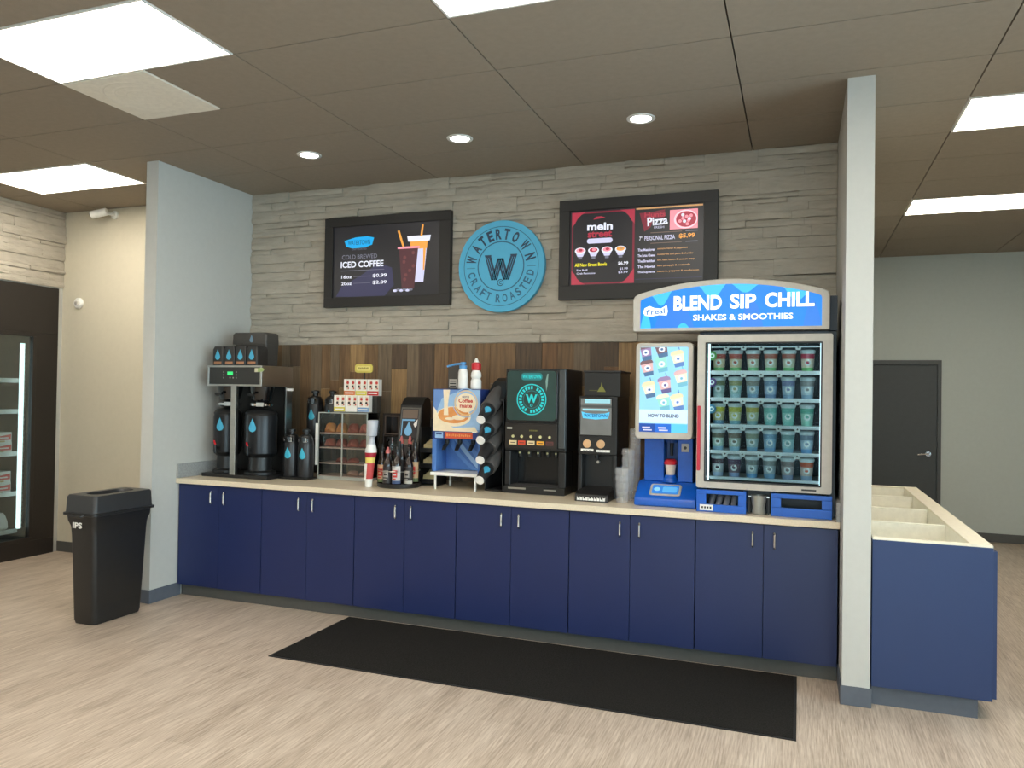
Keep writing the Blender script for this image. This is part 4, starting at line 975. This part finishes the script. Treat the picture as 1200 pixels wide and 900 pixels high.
# ================================================================ CAPPUCCINO MACHINE
t = thing('cappuccino_machine', 'wide black cappuccino machine with lit round teal emblem and five nozzles', 'coffee machine', (2.79, .54, C))
mx0, mx1, my0, my1 = 2.572, 3.018, .345, .745
mb = MB(); mb.box(mx0, mx1, my0, my1, 1.205, 1.775, BLACK); mb.box(mx0, mx1, my0+.16, my1, C+.0005, 1.205, BLACK); mb.box(mx0, mx0+.045, my0, my0+.16, C+.05, 1.205, BLACK); mb.box(mx1-.055, mx1, my0, my0+.16, C+.05, 1.205, BLACK); mb.build('housing', t, bevel=.008)
CZ = M('cavity_black', (20, 21, 23), .25)
mb = MB(); mb.rect(mx0+.045, mx1-.055, .965, 1.205, my0+.1585, CZ); mb.build('cavity_back', t)
mb = MB(); mb.box(mx0+.002, mx1-.002, my0-.02, my0+.155, C+.0005, C+.052, BLACK)
for q in range(14): mb.box(mx0+.03, mx1-.03, my0-.005+.010*q, my0-.001+.010*q, C+.052, C+.056, DARK)
mb.box(mx0+.035, mx0+.165, my0-.022, my0-.020, C+.030, C+.042, STEEL); mb.box(mx1-.15, mx1-.06, my0-.022, my0-.020, C+.030, C+.038, STEEL); mb.build('drip_tray', t, bevel=.003)
DS = E('emblem_screen', (42, 66, 61), .9, var=.45); TEAL = E('emblem_teal', (40, 190, 190), 1.0); TEALD = E('emblem_dim', (40, 120, 120), .9)
mb = MB(); mb.prism(rr2(mx0+.010, mx1-.060, 1.405, 1.768, .03), my0-.022, my0, BLACKG); mb.build('display_door', t, bevel=.004)
mb = MB(); y = my0-.0235
mb.flat(rr2(mx0+.020, mx1-.070, 1.418, 1.760, .025), y, DS)
ex, ez, er = 2.772, 1.562, .108
mb.ring(ex, ez, er*.93, er, y-.0008, TEAL)
for k in range(24):
    a = 2*PI*k/24; r0, r1 = er*.66, er*.86; da = .105
    if k % 12 == 5: continue
    mb.flat([(ex+r0*math.cos(a-da), ez+r0*math.sin(a-da)), (ex+r1*math.cos(a-da), ez+r1*math.sin(a-da)), (ex+r1*math.cos(a+da*.6), ez+r1*math.sin(a+da*.6)), (ex+r0*math.cos(a+da*.6), ez+r0*math.sin(a+da*.6))], y-.0008, TEAL)
mb.ring(ex, ez, er*.54, er*.58, y-.0008, TEALD); mb.text('W', ex, ez+.006, y-.0012, .060, TEAL, w=.085, bold=.05); mb.ring(ex, ez-.040, .006, .010, y-.001, TEAL, 16)
mb.flat(rr2(ex-.078, ex+.078, 1.695, 1.745, .022), y-.0006, TEALD); mb.text('WATERTOWN', ex, 1.720, y-.0012, .026, TEAL, w=.135, bold=.03)
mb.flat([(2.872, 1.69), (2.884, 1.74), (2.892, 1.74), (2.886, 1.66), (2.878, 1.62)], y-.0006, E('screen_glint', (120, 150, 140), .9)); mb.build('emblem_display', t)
mb = MB(); mb.box(mx1-.052, mx1-.004, my0-.018, my0, 1.23, 1.77, M('smoked_metal', (88, 92, 94), .25, metal=.6)); mb.build('side_trim', t, bevel=.005)
mb = MB(); mb.box(mx0+.006, mx1-.060, my0-.016, my0, 1.225, 1.395, M('control_brown_black', (40, 36, 33), .3)); y = my0-.0165
mb.rect(2.592, 2.630, 1.355, 1.368, y, FRAMEG); [mb.rect(2.757+.010*q, 2.764+.010*q, 1.343, 1.353, y, M('olive_print', (120, 118, 60), .5)) for q in range(6)]
LC_ = (M('lbl_cream', (226, 206, 160), .5), M('lbl_red', (206, 70, 40), .5), M('lbl_cream', None), M('lbl_orange', (226, 160, 50), .5), M('lbl_maroon', (92, 50, 48), .5))
for q, x in enumerate((2.638, 2.702, 2.770, 2.838, 2.905)):
    mb.rect(x-.027, x+.027, 1.248, 1.276, y, LC_[q]); mb.rect(x-.018, x+.018, 1.259, 1.264, y-.0006, DARK)
mb.build('control_panel', t, bevel=.001)
BTN = M('button_ivory', (214, 206, 150), .4)
for q, x in enumerate((2.638, 2.702, 2.770, 2.838, 2.905)): MB().cyl((x, my0-.016, 1.305), (x, my0-.024, 1.305), .010, .009, BTN).build('button', t)
for q, x in enumerate((2.665, 2.733, 2.800, 2.868, 2.930)):
    mb = MB(); mb.cyl((x, my0+.07, 1.205), (x, my0+.07, 1.160), .017, .012, BLACK); mb.cyl((x, my0+.053, 1.188), (x, my0+.050, 1.188), .007, .007, BTN); mb.build('nozzle', t)

# second, slimmer machine with a bean hopper
t = thing('hot_drink_machine', 'slim black hot drink machine with square hopper and two round beige buttons', 'coffee machine', (3.24, .5, C))
nx0, nx1, ny0 = 3.105, 3.372, .335
mb = MB(); mb.box(nx0, nx1, ny0, .70, 1.20, 1.592, BLACK); mb.box(nx0, nx1, ny0+.10, .70, C+.0005, 1.20, BLACK); mb.box(nx0, nx0+.03, ny0, ny0+.10, C+.0005, 1.20, BLACK); mb.box(nx1-.03, nx1, ny0, ny0+.10, C+.0005, 1.20, BLACK); mb.build('housing', t, bevel=.006)
mb = MB(); mb.box(3.135, 3.385, .36, .66, 1.592, 1.752, M('hopper_black', (34, 35, 36), .3)); y = .3592
mb.flat([(3.225, 1.622), (3.285, 1.622), (3.262, 1.66), (3.256, 1.69), (3.250, 1.66)], y, M('emblem_olive', (128, 130, 56), .5)); mb.rect(3.17, 3.225, 1.630, 1.632, y, M('emblem_olive', None)); mb.build('hopper', t, bevel=.004)
mb = MB(); mb.box(3.130, 3.390, .355, .665, 1.752, 1.765, DARK); mb.build('hopper_lid', t, bevel=.003)
mb = MB(); mb.box(3.116, 3.340, ny0-.008, ny0, 1.325, 1.582, BLACKG); y = ny0-.0086
GS1 = E('panel_grey', (118, 120, 116), .9, var=.3); GS2 = E('panel_blue', (90, 195, 235), 1.0); GS3 = E('panel_pale', (150, 205, 215), 1.0)
mb.rect(3.122, 3.334, 1.332, 1.576, y, GS1); mb.rect(3.15, 3.325, 1.545, 1.572, y-.0006, GS3); mb.rect(3.122, 3.334, 1.515, 1.532, y-.0006, E('panel_dark', (76, 80, 78), .9)); mb.rect(3.135, 3.312, 1.495, 1.508, y-.0006, GS3)
mb.flat([(3.128, 1.488), (3.160, 1.478), (3.225, 1.474), (3.29, 1.478), (3.322, 1.488), (3.312, 1.444), (3.225, 1.436), (3.138, 1.444)], y-.0010, GS2); mb.text('WATERTOWN', 3.225, 1.462, y-.0015, .022, E('panel_navy', (20, 90, 150), 1), w=.16, bold=.03); mb.build('display', t)
SKIN = M('button_beige', (214, 172, 128), .45)
for x in (3.168, 3.262):
    mb = MB(); mb.lathe((x, ny0, 1.272), [(.028, 0), (.028, .006), (.020, .010)], SKIN, 24, axis=(0, -1, 0)); mb.build('button', t)
mb = MB(); mb.rect(3.125, 3.212, 1.222, 1.238, ny0-.0008, WHITE); mb.rect(3.232, 3.325, 1.218, 1.234, ny0-.0008, WHITE)
for x in (3.14, 3.16, 3.18, 3.25, 3.27, 3.29): mb.rect(x, x+.012, 1.226, 1.229, ny0-.0014, DARK)
mb.build('button_labels', t)
mb = MB(); mb.cyl((3.225, ny0+.10, 1.145), (3.225, ny0+.075, 1.145), .011, .010, STEEL); mb.cyl((3.225, ny0+.05, 1.20), (3.225, ny0+.05, 1.172), .014, .012, BLACK); mb.build('spout', t)
mb = MB(); mb.prism([(.14, C+.0005), (ny0+.098, C+.0005), (ny0+.098, C+.07), (.19, C+.062), (.15, C+.045)], 3.140, 3.358, BLACK, axis='x'); y = .1395
mb.build('drip_tray', t, bevel=.003)
mb = MB(); mb.T = Matrix.Translation((0, .14, C)) @ Matrix.Rotation(-math.atan2(.010, .045), 4, 'X'); [mb.flat([(3.155+.019*q, .008), (3.171+.019*q, .008), (3.171+.019*q, .030-.006*(q % 3)), (3.163+.019*q, .018+.008*(q % 2)), (3.155+.019*q, .034-.004*(q % 2))], -.001, WHITE) for q in range(10)]; mb.build('tray_lettering', t)

# clear cup and lid stacks beside it
FCL = M('translucent_lids', (206, 208, 210), .12); FCL.node_tree.nodes['Principled BSDF'].inputs['Alpha'].default_value = .33
def clear_stack(x, y, h, r, label):
    mb = MB(); prof = []; z = 0; 
    prof.append((r*.72, 0))
    n = max(4, int(h/.045))
    for q in range(n):
        k = .78+.22*min(1, q/4)
        prof += [(r*k, h*(q+.25)/n), (r*k*1.0, h*(q+.75)/n), (r*k*.86, h*(q+.9)/n)]
    prof += [(r*.95, h*.99), (r*.9, h)]
    mb.lathe((x, y, C+.0005), prof, FCL, 28)
    tag(mb.build('lid_stack'), label, 'plastic lids', 'stacks of clear plastic lids')
clear_stack(3.440, .205, .225, .050, 'short front stack of clear plastic lids right of the slim drink machine')
clear_stack(3.452, .32, .34, .042, 'middle height stack of clear plastic lids behind the short one')
clear_stack(3.475, .43, .47, .038, 'tallest rear stack of clear plastic lids against the blue kiosk')

# ================================================================ BLENDER UNIT
t = thing('blender_unit', 'blue smoothie blender unit with tall light blue screen at left of the freezer', 'blender', (3.72, .40, C))
mb = MB(); mb.prism([(.125, C+.0005), (.66, C+.0005), (.66, 1.05), (.30, 1.05), (.27, 1.045), (.135, .965), (.125, .95)], 3.532, 3.915, BLUE, axis='x'); mb.build('base', t, bevel=.008)
sl = Matrix.Translation((0, .135, .965)) @ Matrix.Rotation(-math.atan2(.135, .080), 4, 'X')
mb = MB(); mb.T = sl; mb.prism(rr2(3.620, 3.815, .020, .135, .018), -.006, .001, FRAMEG); mb.build('keypad_frame', t, bevel=.002)
mb = MB(); mb.T = sl; mb.flat(rr2(3.634, 3.800, .034, .122, .01), -.0068, E('keypad_blue', (50, 130, 215), .9)); mb.disc(3.665, .078, .020, -.0074, E('keypad_light', (140, 200, 240), 1)); mb.flat(rr2(3.70, 3.79, .05, .105, .01), -.0074, E('keypad_sky', (90, 170, 225), 1))
mb.build('keypad', t)
BLD = M('kiosk_blue_dark', (14, 66, 132), .4)
mb = MB(); mb.box(3.562, 3.690, .30, .64, 1.05, 1.331, BLUE); mb.box(3.775, 3.872, .30, .64, 1.05, 1.331, BLUE); mb.box(3.690, 3.775, .40, .64, 1.05, 1.331, BLD); mb.build('column', t, bevel=.006)
mb = MB(); mb.box(3.800, 3.848, .292, .300, 1.245, 1.298, FRAMEG); mb.cyl((3.824, .292, 1.271), (3.824, .288, 1.271), .010, .010, DARK); mb.build('sensor_plate', t, bevel=.002)
mb = MB(); mb.lathe((3.732, .30, 1.05), [(.046, 0), (.044, .02), (.036, .03), (.036, .045)], BLUE, 28); mb.build('cup_rest', t)
tc_ = thing('smoothie_cup', 'small white smoothie cup with red lid standing in the blue blender', 'cup', (3.732, .30, 1.0955))
MB().lathe((3.732, .30, 1.0955), [(.026, 0), (.035, .066)], M('cup_cream_white', (226, 212, 196), .5), 24).build('body', tc_)
MB().lathe((3.732, .30, 1.0955), [(.040, .066), (.042, .072), (.040, .088), (.030, .100)], RED, 24).build('lid', tc_)
mb = MB(); mb.cyl((3.732, .34, 1.331), (3.732, .34, 1.215), .014, .010, BLACK); mb.cyl((3.732, .34, 1.331), (3.732, .34, 1.30), .05, .045, BLD); mb.build('blender_shaft', t)
mb = MB(); mb.prism(rr2(3.536, 3.893, 1.331, 1.932, .030), .10, .66, FRAMEG); mb.build('screen_housing', t, bevel=.010, )
mb = MB(); y = .0985
SKY = E('shake_screen_sky', (150, 212, 240), 1.0, var=.06)
sx0, sx1, sz0, sz1 = 3.564, 3.862, 1.375, 1.905
mb.flat(rr2(sx0, sx1, sz0, sz1, .008), y, SKY)
def shake(x, z, s, ang, top, body, low):
    ca, sa = math.cos(ang), math.sin(ang)
    def Q(pts): 
        out = []
        for a, b in pts:
            px, pz = x+(a*ca-b*sa)*s, z+(a*sa+b*ca)*s
            out.append((min(max(px, sx0+.002), sx1-.002), min(max(pz, sz0+.002), sz1-.002)))
        return out
    mb.flat(Q([(.20, .45), (.26, .45), (.26, .85), (.20, .85)]), y-.0006, low)
    mb.flat(Q([(-.50, .30), (.50, .30), (.45, .50), (.25, .60), (-.25, .60), (-.45, .50)]), y-.0009, top)
    mb.flat(Q([(-.33, -.6), (.33, -.6), (.45, .30), (-.45, .30)]), y-.0009, body)
    mb.flat(Q([(-.33, -.6), (.33, -.6), (.37, -.30), (-.37, -.30)]), y-.0012, low)
    mb.flat(Q([(.24*math.cos(q*PI/6), -.02+.22*math.sin(q*PI/6)) for q in range(12)]), y-.0014, S_W)
    mb.flat(Q([(.10*math.cos(q*PI/5), -.02+.09*math.sin(q*PI/5)) for q in range(10)]), y-.0018, low)
T_ = [E('t%d' % k, c, 1.0) for k, c in enumerate(((120, 92, 96), (150, 215, 205), (228, 216, 176), (150, 128, 170), (216, 178, 178), (226, 222, 200)))]
L_ = [E('l%d' % k, c, 1.0) for k, c in enumerate(((76, 112, 150), (110, 180, 200), (88, 128, 190), (96, 90, 140)))]
for a in ((3.600, 1.872, 0, 3, 0), (3.700, 1.892, 4, 0, 0), (3.612, 1.775, 0, 4, 0), (3.700, 1.800, 1, 1, 1), (3.800, 1.833, 2, 5, 2), (3.625, 1.640, 2, 5, 0), (3.722, 1.670, 3, 4, 3), (3.822, 1.712, 4, 5, 1), (3.80, 1.565, 2, 5, 2), (3.715, 1.562, 5, 1, 1)):
    shake(a[0], a[1], .085, .22, T_[a[2]], T_[a[3]], L_[a[4]])
mb.rect(sx0, sx1, 1.432, 1.515, y-.0024, E('band_pale', (205, 230, 245), 1)); mb.text('HOW TO BLEND', 3.715, 1.478, y-.003, .022, E('ink_navy', (50, 60, 100), .8), w=.19, bold=.035)
wq = (sx1-sx0)/3
for q, c in enumerate(((16, 70, 160), (20, 100, 205), (90, 195, 240))):
    mb.rect(sx0+wq*q, sx0+wq*(q+1), sz0, 1.428, y-.0024, E('btn_%d' % q, c, 1)); 
    if q < 2: mb.rect(sx0+wq*q+.02, sx0+wq*q+.07, 1.398, 1.408, y-.003, S_L); mb.rect(sx0+wq*q+.025, sx0+wq*q+.08, 1.384, 1.392, y-.003, S_L)
mb.build('screen', t)

# ================================================================ FREEZER OF CUPS
t = thing('smoothie_freezer', 'glass door countertop freezer filled with five rows of smoothie cups', 'freezer', (4.31, .4, C))
NB = M('freezer_navy_black', (26, 32, 44), .4); TL_ = M('freezer_teal_liner', (34, 54, 66), .5)
fx0, fx1, fy0, fy1 = 3.928, 4.690, .11, .76
mb = MB()
mb.box(fx0, fx0+.03, fy0, fy1, 1.045, 1.995, NB); mb.box(fx1-.03, 4.704, fy0+.02, fy1, C+.0005, 1.995, NB); mb.box(fx0+.03, fx1-.03, fy1-.03, fy1, 1.045, 1.995, NB)
mb.box(fx0+.03, fx1-.03, fy0, fy1-.03, 1.045, 1.070, NB); mb.box(fx0+.03, fx1-.03, fy0, fy1-.03, 1.950, 1.995, NB); mb.build('cabinet', t, bevel=.003)
mb = MB(); mb.box(fx0+.031, fx1-.031, .50, .505, 1.071, 1.949, TL_); mb.box(fx0+.031, fx0+.036, fy0+.01, .50, 1.071, 1.949, TL_); mb.box(fx1-.036, fx1-.031, fy0+.01, .50, 1.071, 1.949, TL_); mb.build('liner', t)
mb = MB(); x0, x1, z0, z1 = 3.922, 4.682, 1.052, 1.975; w = .045
mb.loft([rr2b for rr2b in [[(p[0], .062, p[1]) for p in rr2(x0, x1, z0, z1, .012)], [(p[0], .108, p[1]) for p in rr2(x0, x1, z0, z1, .012)], [(p[0], .108, p[1]) for p in rr2(x0+w, x1-w-.01, z0+w*.8, z1-w, .006)], [(p[0], .062, p[1]) for p in rr2(x0+w, x1-w-.01, z0+w*.8, z1-w, .006)], [(p[0], .062, p[1]) for p in rr2(x0, x1, z0, z1, .012)]]], FRAMEG, cap=False)
dr = mb.build('door', t)
mb = MB(); frame_xz(mb, x0+w, x1-w-.01, z0+w*.8, z1-w, .008, .070, .1, DARK); mb.build('gasket', dr)
MB().box(x0+w+.006, x1-w-.016, .076, .080, z0+w*.8+.006, z1-w-.006, GL('freezer_glass', (236, 246, 248), .008)).build('glass', dr)
mb = MB(); mb.loft([[(p[0], .040, p[1]) for p in rr2(3.928, 3.946, 1.155, 1.545, .006)], [(p[0], .0615, p[1]) for p in rr2(3.928, 3.946, 1.155, 1.545, .006)]], M('handle_crimson', (190, 28, 52), .35)); mb.build('handle', dr)
mb = MB(); mb.rect(4.52, 4.60, 1.064, 1.074, .0615, DARK); mb.build('badge', dr)
FLED = E('freezer_led', (228, 246, 250), 2.0); RAIL = M('rail_white', (232, 240, 242), .4)
for x in (3.985, 4.622):
    MB().box(x-.006, x+.006, .118, .130, 1.085, 1.925, FLED).build('light_strip', t)
MB().box(4.0, 4.62, .125, .14, 1.936, 1.946, FLED).build('light_strip', t)
shv = (1.757, 1.594, 1.431, 1.271, 1.111)
cxs = (4.033, 4.132, 4.235, 4.338, 4.441, 4.548)
TAG = M('tag_white', (236, 240, 238), .4)
stc = [M('st%d' % k, c, .5) for k, c in enumerate(((90, 160, 80), (96, 70, 130), (60, 130, 160), (120, 150, 150), (90, 60, 80)))]
for k, z in enumerate(shv):
    mb = MB(); mb.box(3.966, 4.652, .16, .495, z-.006, z-.001, CLEAR if False else RAIL); mb.box(3.995, 4.618, .148, .160, z-.012, z+.004, RAIL); sh = mb.build('shelf', t)
    zt_ = z+.150
    mb = MB()
    for q in range(5):
        xm = (cxs[q]+cxs[q+1])/2; mb.flat([(xm-.018, zt_), (xm+.018, zt_), (xm+.013, zt_-.022), (xm-.013, zt_-.022)], .147, TAG); mb.disc(xm, zt_-.006, .005, .1465, DARK, n=10)
    mb.box(3.995, 4.618, .148, .156, zt_-.006, zt_+.0015, RAIL); mb.build('tag_rail', t)
    if k < 3:
        mb = MB(); mb.cyl((4.000, .144, z+.095), (4.000, .140, z+.095), .028, .028, stc[k], 28); mb.disc(4.000, z+.095, .015, .1394, TAG); mb.disc(4.000, z+.095, .007, .139, stc[k]); mb.build('flavour_disc', t)
ICE = [(150, 172, 176), (164, 186, 190)]
rows = [ # body tint, band tint, base tint
    [((226, 206, 170), (190, 84, 70), (120, 190, 120))]*2+[((206, 206, 186), (176, 100, 84), (120, 190, 130))]*3+[((236, 222, 200), (190, 60, 84), (110, 186, 110))],
    [((176, 206, 206), (120, 130, 100), (200, 225, 225)), ((160, 196, 196), (150, 150, 100), (170, 205, 215)), ((160, 190, 206), (140, 140, 130), (130, 170, 205)), ((170, 196, 220), (120, 150, 180), (120, 150, 190)), ((176, 200, 216), (120, 130, 170), (140, 170, 200)), ((200, 215, 225), (140, 140, 140), (160, 190, 215))],
    [((200, 190, 140), (196, 190, 60), (110, 150, 180)), ((210, 214, 160), (190, 186, 70), (120, 170, 190)), ((196, 204, 170), (176, 168, 84), (130, 170, 180)), ((150, 206, 200), (110, 180, 170), (120, 190, 190)), ((150, 206, 196), (100, 170, 160), (130, 200, 190)), ((170, 222, 206), (90, 170, 150), (160, 226, 206))],
    [((186, 210, 196), (110, 106, 90), (150, 190, 215)), ((176, 190, 176), (110, 100, 86), (150, 190, 210)), ((170, 196, 200), (130, 140, 120), (130, 175, 205)), ((150, 186, 210), (110, 150, 180), (120, 165, 205)), ((160, 200, 205), (110, 150, 150), (140, 185, 205)), ((180, 205, 222), (110, 130, 150), (120, 170, 220))],
    [((190, 196, 200), (70, 50, 64), (180, 195, 220)), ((120, 100, 112), (74, 56, 84), (150, 170, 210)), ((180, 196, 202), (120, 130, 130), (110, 160, 205)), ((170, 186, 196), (130, 140, 140), (130, 170, 205)), ((190, 180, 180), (130, 120, 120), (150, 165, 195)), ((216, 200, 190), (190, 90, 60), (160, 185, 215))]]
rn = ('top', 'second', 'middle', 'fourth', 'bottom'); cn = ('first from the left', 'second from the left', 'third from the left', 'third from the right', 'second from the right', 'first from the right')
FROST = M('cup_lid_frosted', (214, 226, 228), .3)
for k, z in enumerate(shv):
    for q, x in enumerate(cxs):
        bd, bn, ba = rows[k][q]; nm_ = '%d%d' % (k, q)
        m1, m2, m3 = M('cb'+nm_, bd, .35, var=.12, scale=60), M('cn'+nm_, bn, .35, var=.25, scale=80), M('ca'+nm_, ba, .35, var=.1)
        y = .235; cp = thing('smoothie_cup', 'sealed smoothie cup in the freezer, %s row, %s' % (rn[k], cn[q]), 'smoothie cup', (x, y, z), 'smoothie cups in the freezer')
        mb = MB(); mb.lathe((x, y, z), [(.031, 0, m3), (.0335, .026, m1), (.0375, .078, m2), (.040, .108, FROST), (.041, .118)], m1, 24)
        pts = []; n = 14
        for i in range(n):
            a = 2*PI*i/n; px, pz = .019*math.cos(a), .019*math.sin(a); rr = .0358+.0006; pts.append((x+rr*math.sin(px/rr), y-rr*math.cos(px/rr)-.0012, z+.056+pz))
        mb.add(pts, [tuple(range(n))], TAG)
        pts = [(x+.0105*math.cos(2*PI*i/12), y-.0385, z+.056+.008*math.sin(2*PI*i/12)) for i in range(12)]; mb.add(pts, [tuple(range(12))], m2); mb.build('cup', cp)
        mb = MB(); mb.lathe((x, y, z), [(.0435, .114), (.045, .119), (.0445, .126), (.039, .132)], FROST, 24); mb.build('lid', cp)
# blue base below
mb = MB(); by0 = .045
def holed(mb, x0, x1, z0, z1, hx0, hx1, hz0, hz1):
    mb.box(x0, x1, by0, by0+.02, hz1, z1, BLUE); mb.box(x0, x1, by0, by0+.02, z0, hz0, BLUE); mb.box(x0, hx0, by0, by0+.02, hz0, hz1, BLUE); mb.box(hx1, x1, by0, by0+.02, hz0, hz1, BLUE)
holed(mb, 3.928, 4.215, C+.0005, 1.042, 3.985, 4.170, .955, 1.018); holed(mb, 4.355, 4.685, C+.0005, 1.042, 4.410, 4.630, .962, 1.016)
mb.box(3.928, 4.215, by0+.02, .62, C+.0005, C+.02, BLUE); mb.box(4.355, 4.660, by0+.02, .62, C+.0005, C+.02, BLUE); mb.box(3.928, 3.95, by0+.02, .62, C+.02, 1.042, BLUE); mb.box(4.195, 4.215, by0+.02, .62, C+.02, 1.042, BLUE); mb.box(4.355, 4.375, by0+.02, .62, C+.02, 1.042, BLUE)
mb.build('base', t, bevel=.002)
mb = MB(); mb.box(3.97, 4.19, .19, .20, C+.02, 1.042, DARK); mb.box(4.375, 4.655, .19, .20, C+.02, 1.042, DARK); mb.box(4.216, 4.354, .14, .16, C+.0005, 1.042, DARK); mb.build('drawer_recess', t)
mb = MB()
for q in range(4):
    x = 4.005+.044*q; mb.cyl((x, .09, C+.03), (x+.01, .15, C+.085), .016, .018, M('straw_wrap_grey', (120, 122, 128), .4), 14)
mb.build('spoon_tray', t)
mb = MB(); mb.rect(3.948, 4.026, .918, .953, by0-.0008, WHITE); [mb.rect(3.958+.016*q, 3.968+.016*q, .930, .942, by0-.0014, DARK) for q in range(4)]; mb.build('sticker', t)
RG = M('rinse_grey', (150, 152, 146), .3, metal=.3)
mb = MB(); mb.lathe((4.285, .09, C+.0005), [(.034, 0), (.040, .012), (.036, .04), (.044, .10), (.046, .112), (.040, .112), (.03, .03)], RG, 28); mb.box(4.226, 4.344, .085, .095, C+.098, C+.106, STEEL); mb.box(4.226, 4.234, .085, .095, C+.0005, C+.098, DARK); mb.box(4.336, 4.344, .085, .095, C+.0005, C+.098, DARK)
mb.build('rinse_cup', t)

# ================================================================ ARCHED LIGHT SIGN ON THE KIOSK
t = thing('arched_sign', 'arched bright blue illuminated sign on top of the freezer and blender', 'sign', (4.09, .12, 1.998))
def arch(x0, x1, zb, zs, zp, r, n=28):
    pts = [(x0, zb), (x1, zb)]; c = (x0+x1)/2; hw = (x1-x0)/2
    f = lambda x: zs+(zp-zs)*(1-((x-c)/hw)**2)
    pts += [(x1, f(x1)-r), (x1-r*.3, f(x1-r*.3)-r*.25)]
    for i in range(1, n): 
        x = x1-(x1-x0)*i/n; pts.append((x, f(x)))
    pts += [(x0+r*.3, f(x0+r*.3)-r*.25), (x0, f(x0)-r)]
    return pts, f
po, fo = arch(3.527, 4.663, 1.998, 2.222, 2.308, .030)
mb = MB(); mb.prism(po, .045, .26, FRAMEG); mb.build('housing', t, bevel=.006)
MB().box(4.666, 4.706, .13, .40, 1.998, 2.20, NB).build('end_panel', t)
SKB = E('sign_bright_blue', (0, 132, 236), 1.0, var=.12); SKL = E('sign_light_blue', (60, 190, 250), 1.0); SKV = E('sign_violet_blue', (40, 122, 222), 1.0); SWT = E('sign_white', (250, 252, 255), 1.15)
ax0, ax1, azb = 3.573, 4.620, 2.018
pi_, fi = arch(ax0, ax1, azb, 2.196, 2.276, .016)
mb = MB(); y = .0442; mb.flat(pi_, y, SKB)
def top_blob(xa, xb, depth, mat, yy):
    n = 14; up = []; dn = []
    for i in range(n+1):
        u = i/n; x = xa+(xb-xa)*u; up.append((x, fi(x)-.001)); dn.append((x, fi(x)-.001-depth*math.sin(PI*u)**1.3-.0005))
    V = [(p[0], yy, p[1]) for p in up+dn]; mb.add(V, [(n+1+i, n+2+i, i+1, i) for i in range(n)], mat)
def bot_blob(xa, xb, h, mat, yy):
    n = 14; dn = [(xa+(xb-xa)*i/n, azb) for i in range(n+1)]; up = [(xa+(xb-xa)*i/n, azb+h*math.sin(PI*i/n)**.8+.0005) for i in range(n+1)]
    V = [(p[0], yy, p[1]) for p in up+dn]; mb.add(V, [(n+1+i, n+2+i, i+1, i) for i in range(n)], mat)
bot_blob(3.66, 3.90, .19, SKV, y-.0004); bot_blob(4.17, 4.30, .16, SKV, y-.0004); bot_blob(4.52, 4.618, .15, SKV, y-.0004)
top_blob(3.645, 3.765, .075, SKL, y-.0008); top_blob(3.93, 4.085, .085, SKL, y-.0008); top_blob(4.12, 4.27, .05, SKL, y-.0008); top_blob(4.41, 4.55, .065, SKL, y-.0008)
bot_blob(ax0+.002, 3.640, .10, SKL, y-.0008); bot_blob(3.80, 3.87, .028, SKL, y-.0008)
mb.text('BLEND', 3.920, 2.168, y-.0018, .088, SWT, w=.285, bold=.035); mb.text('SIP', 4.184, 2.171, y-.0018, .088, SWT, w=.150, bold=.035); mb.text('CHILL', 4.444, 2.174, y-.0018, .088, SWT, w=.272, bold=.035)
mb.text('SHAKES & SMOOTHIES', 4.180, 2.078, y-.0018, .036, SWT, w=.570, bold=.022)
mb.flat([(3.590, 2.115), (3.600, 2.142), (3.630, 2.155), (3.660, 2.142), (3.700, 2.138), (3.735, 2.158), (3.742, 2.120), (3.735, 2.095), (3.690, 2.098), (3.640, 2.090), (3.603, 2.096)], y-.0014, SWT)
mb.text("f'real", 3.666, 2.120, y-.0020, .034, E('sign_logo_ink', (70, 130, 190), .9), w=.115, bold=.02, ang=.08)
mb.build('lit_face', t)
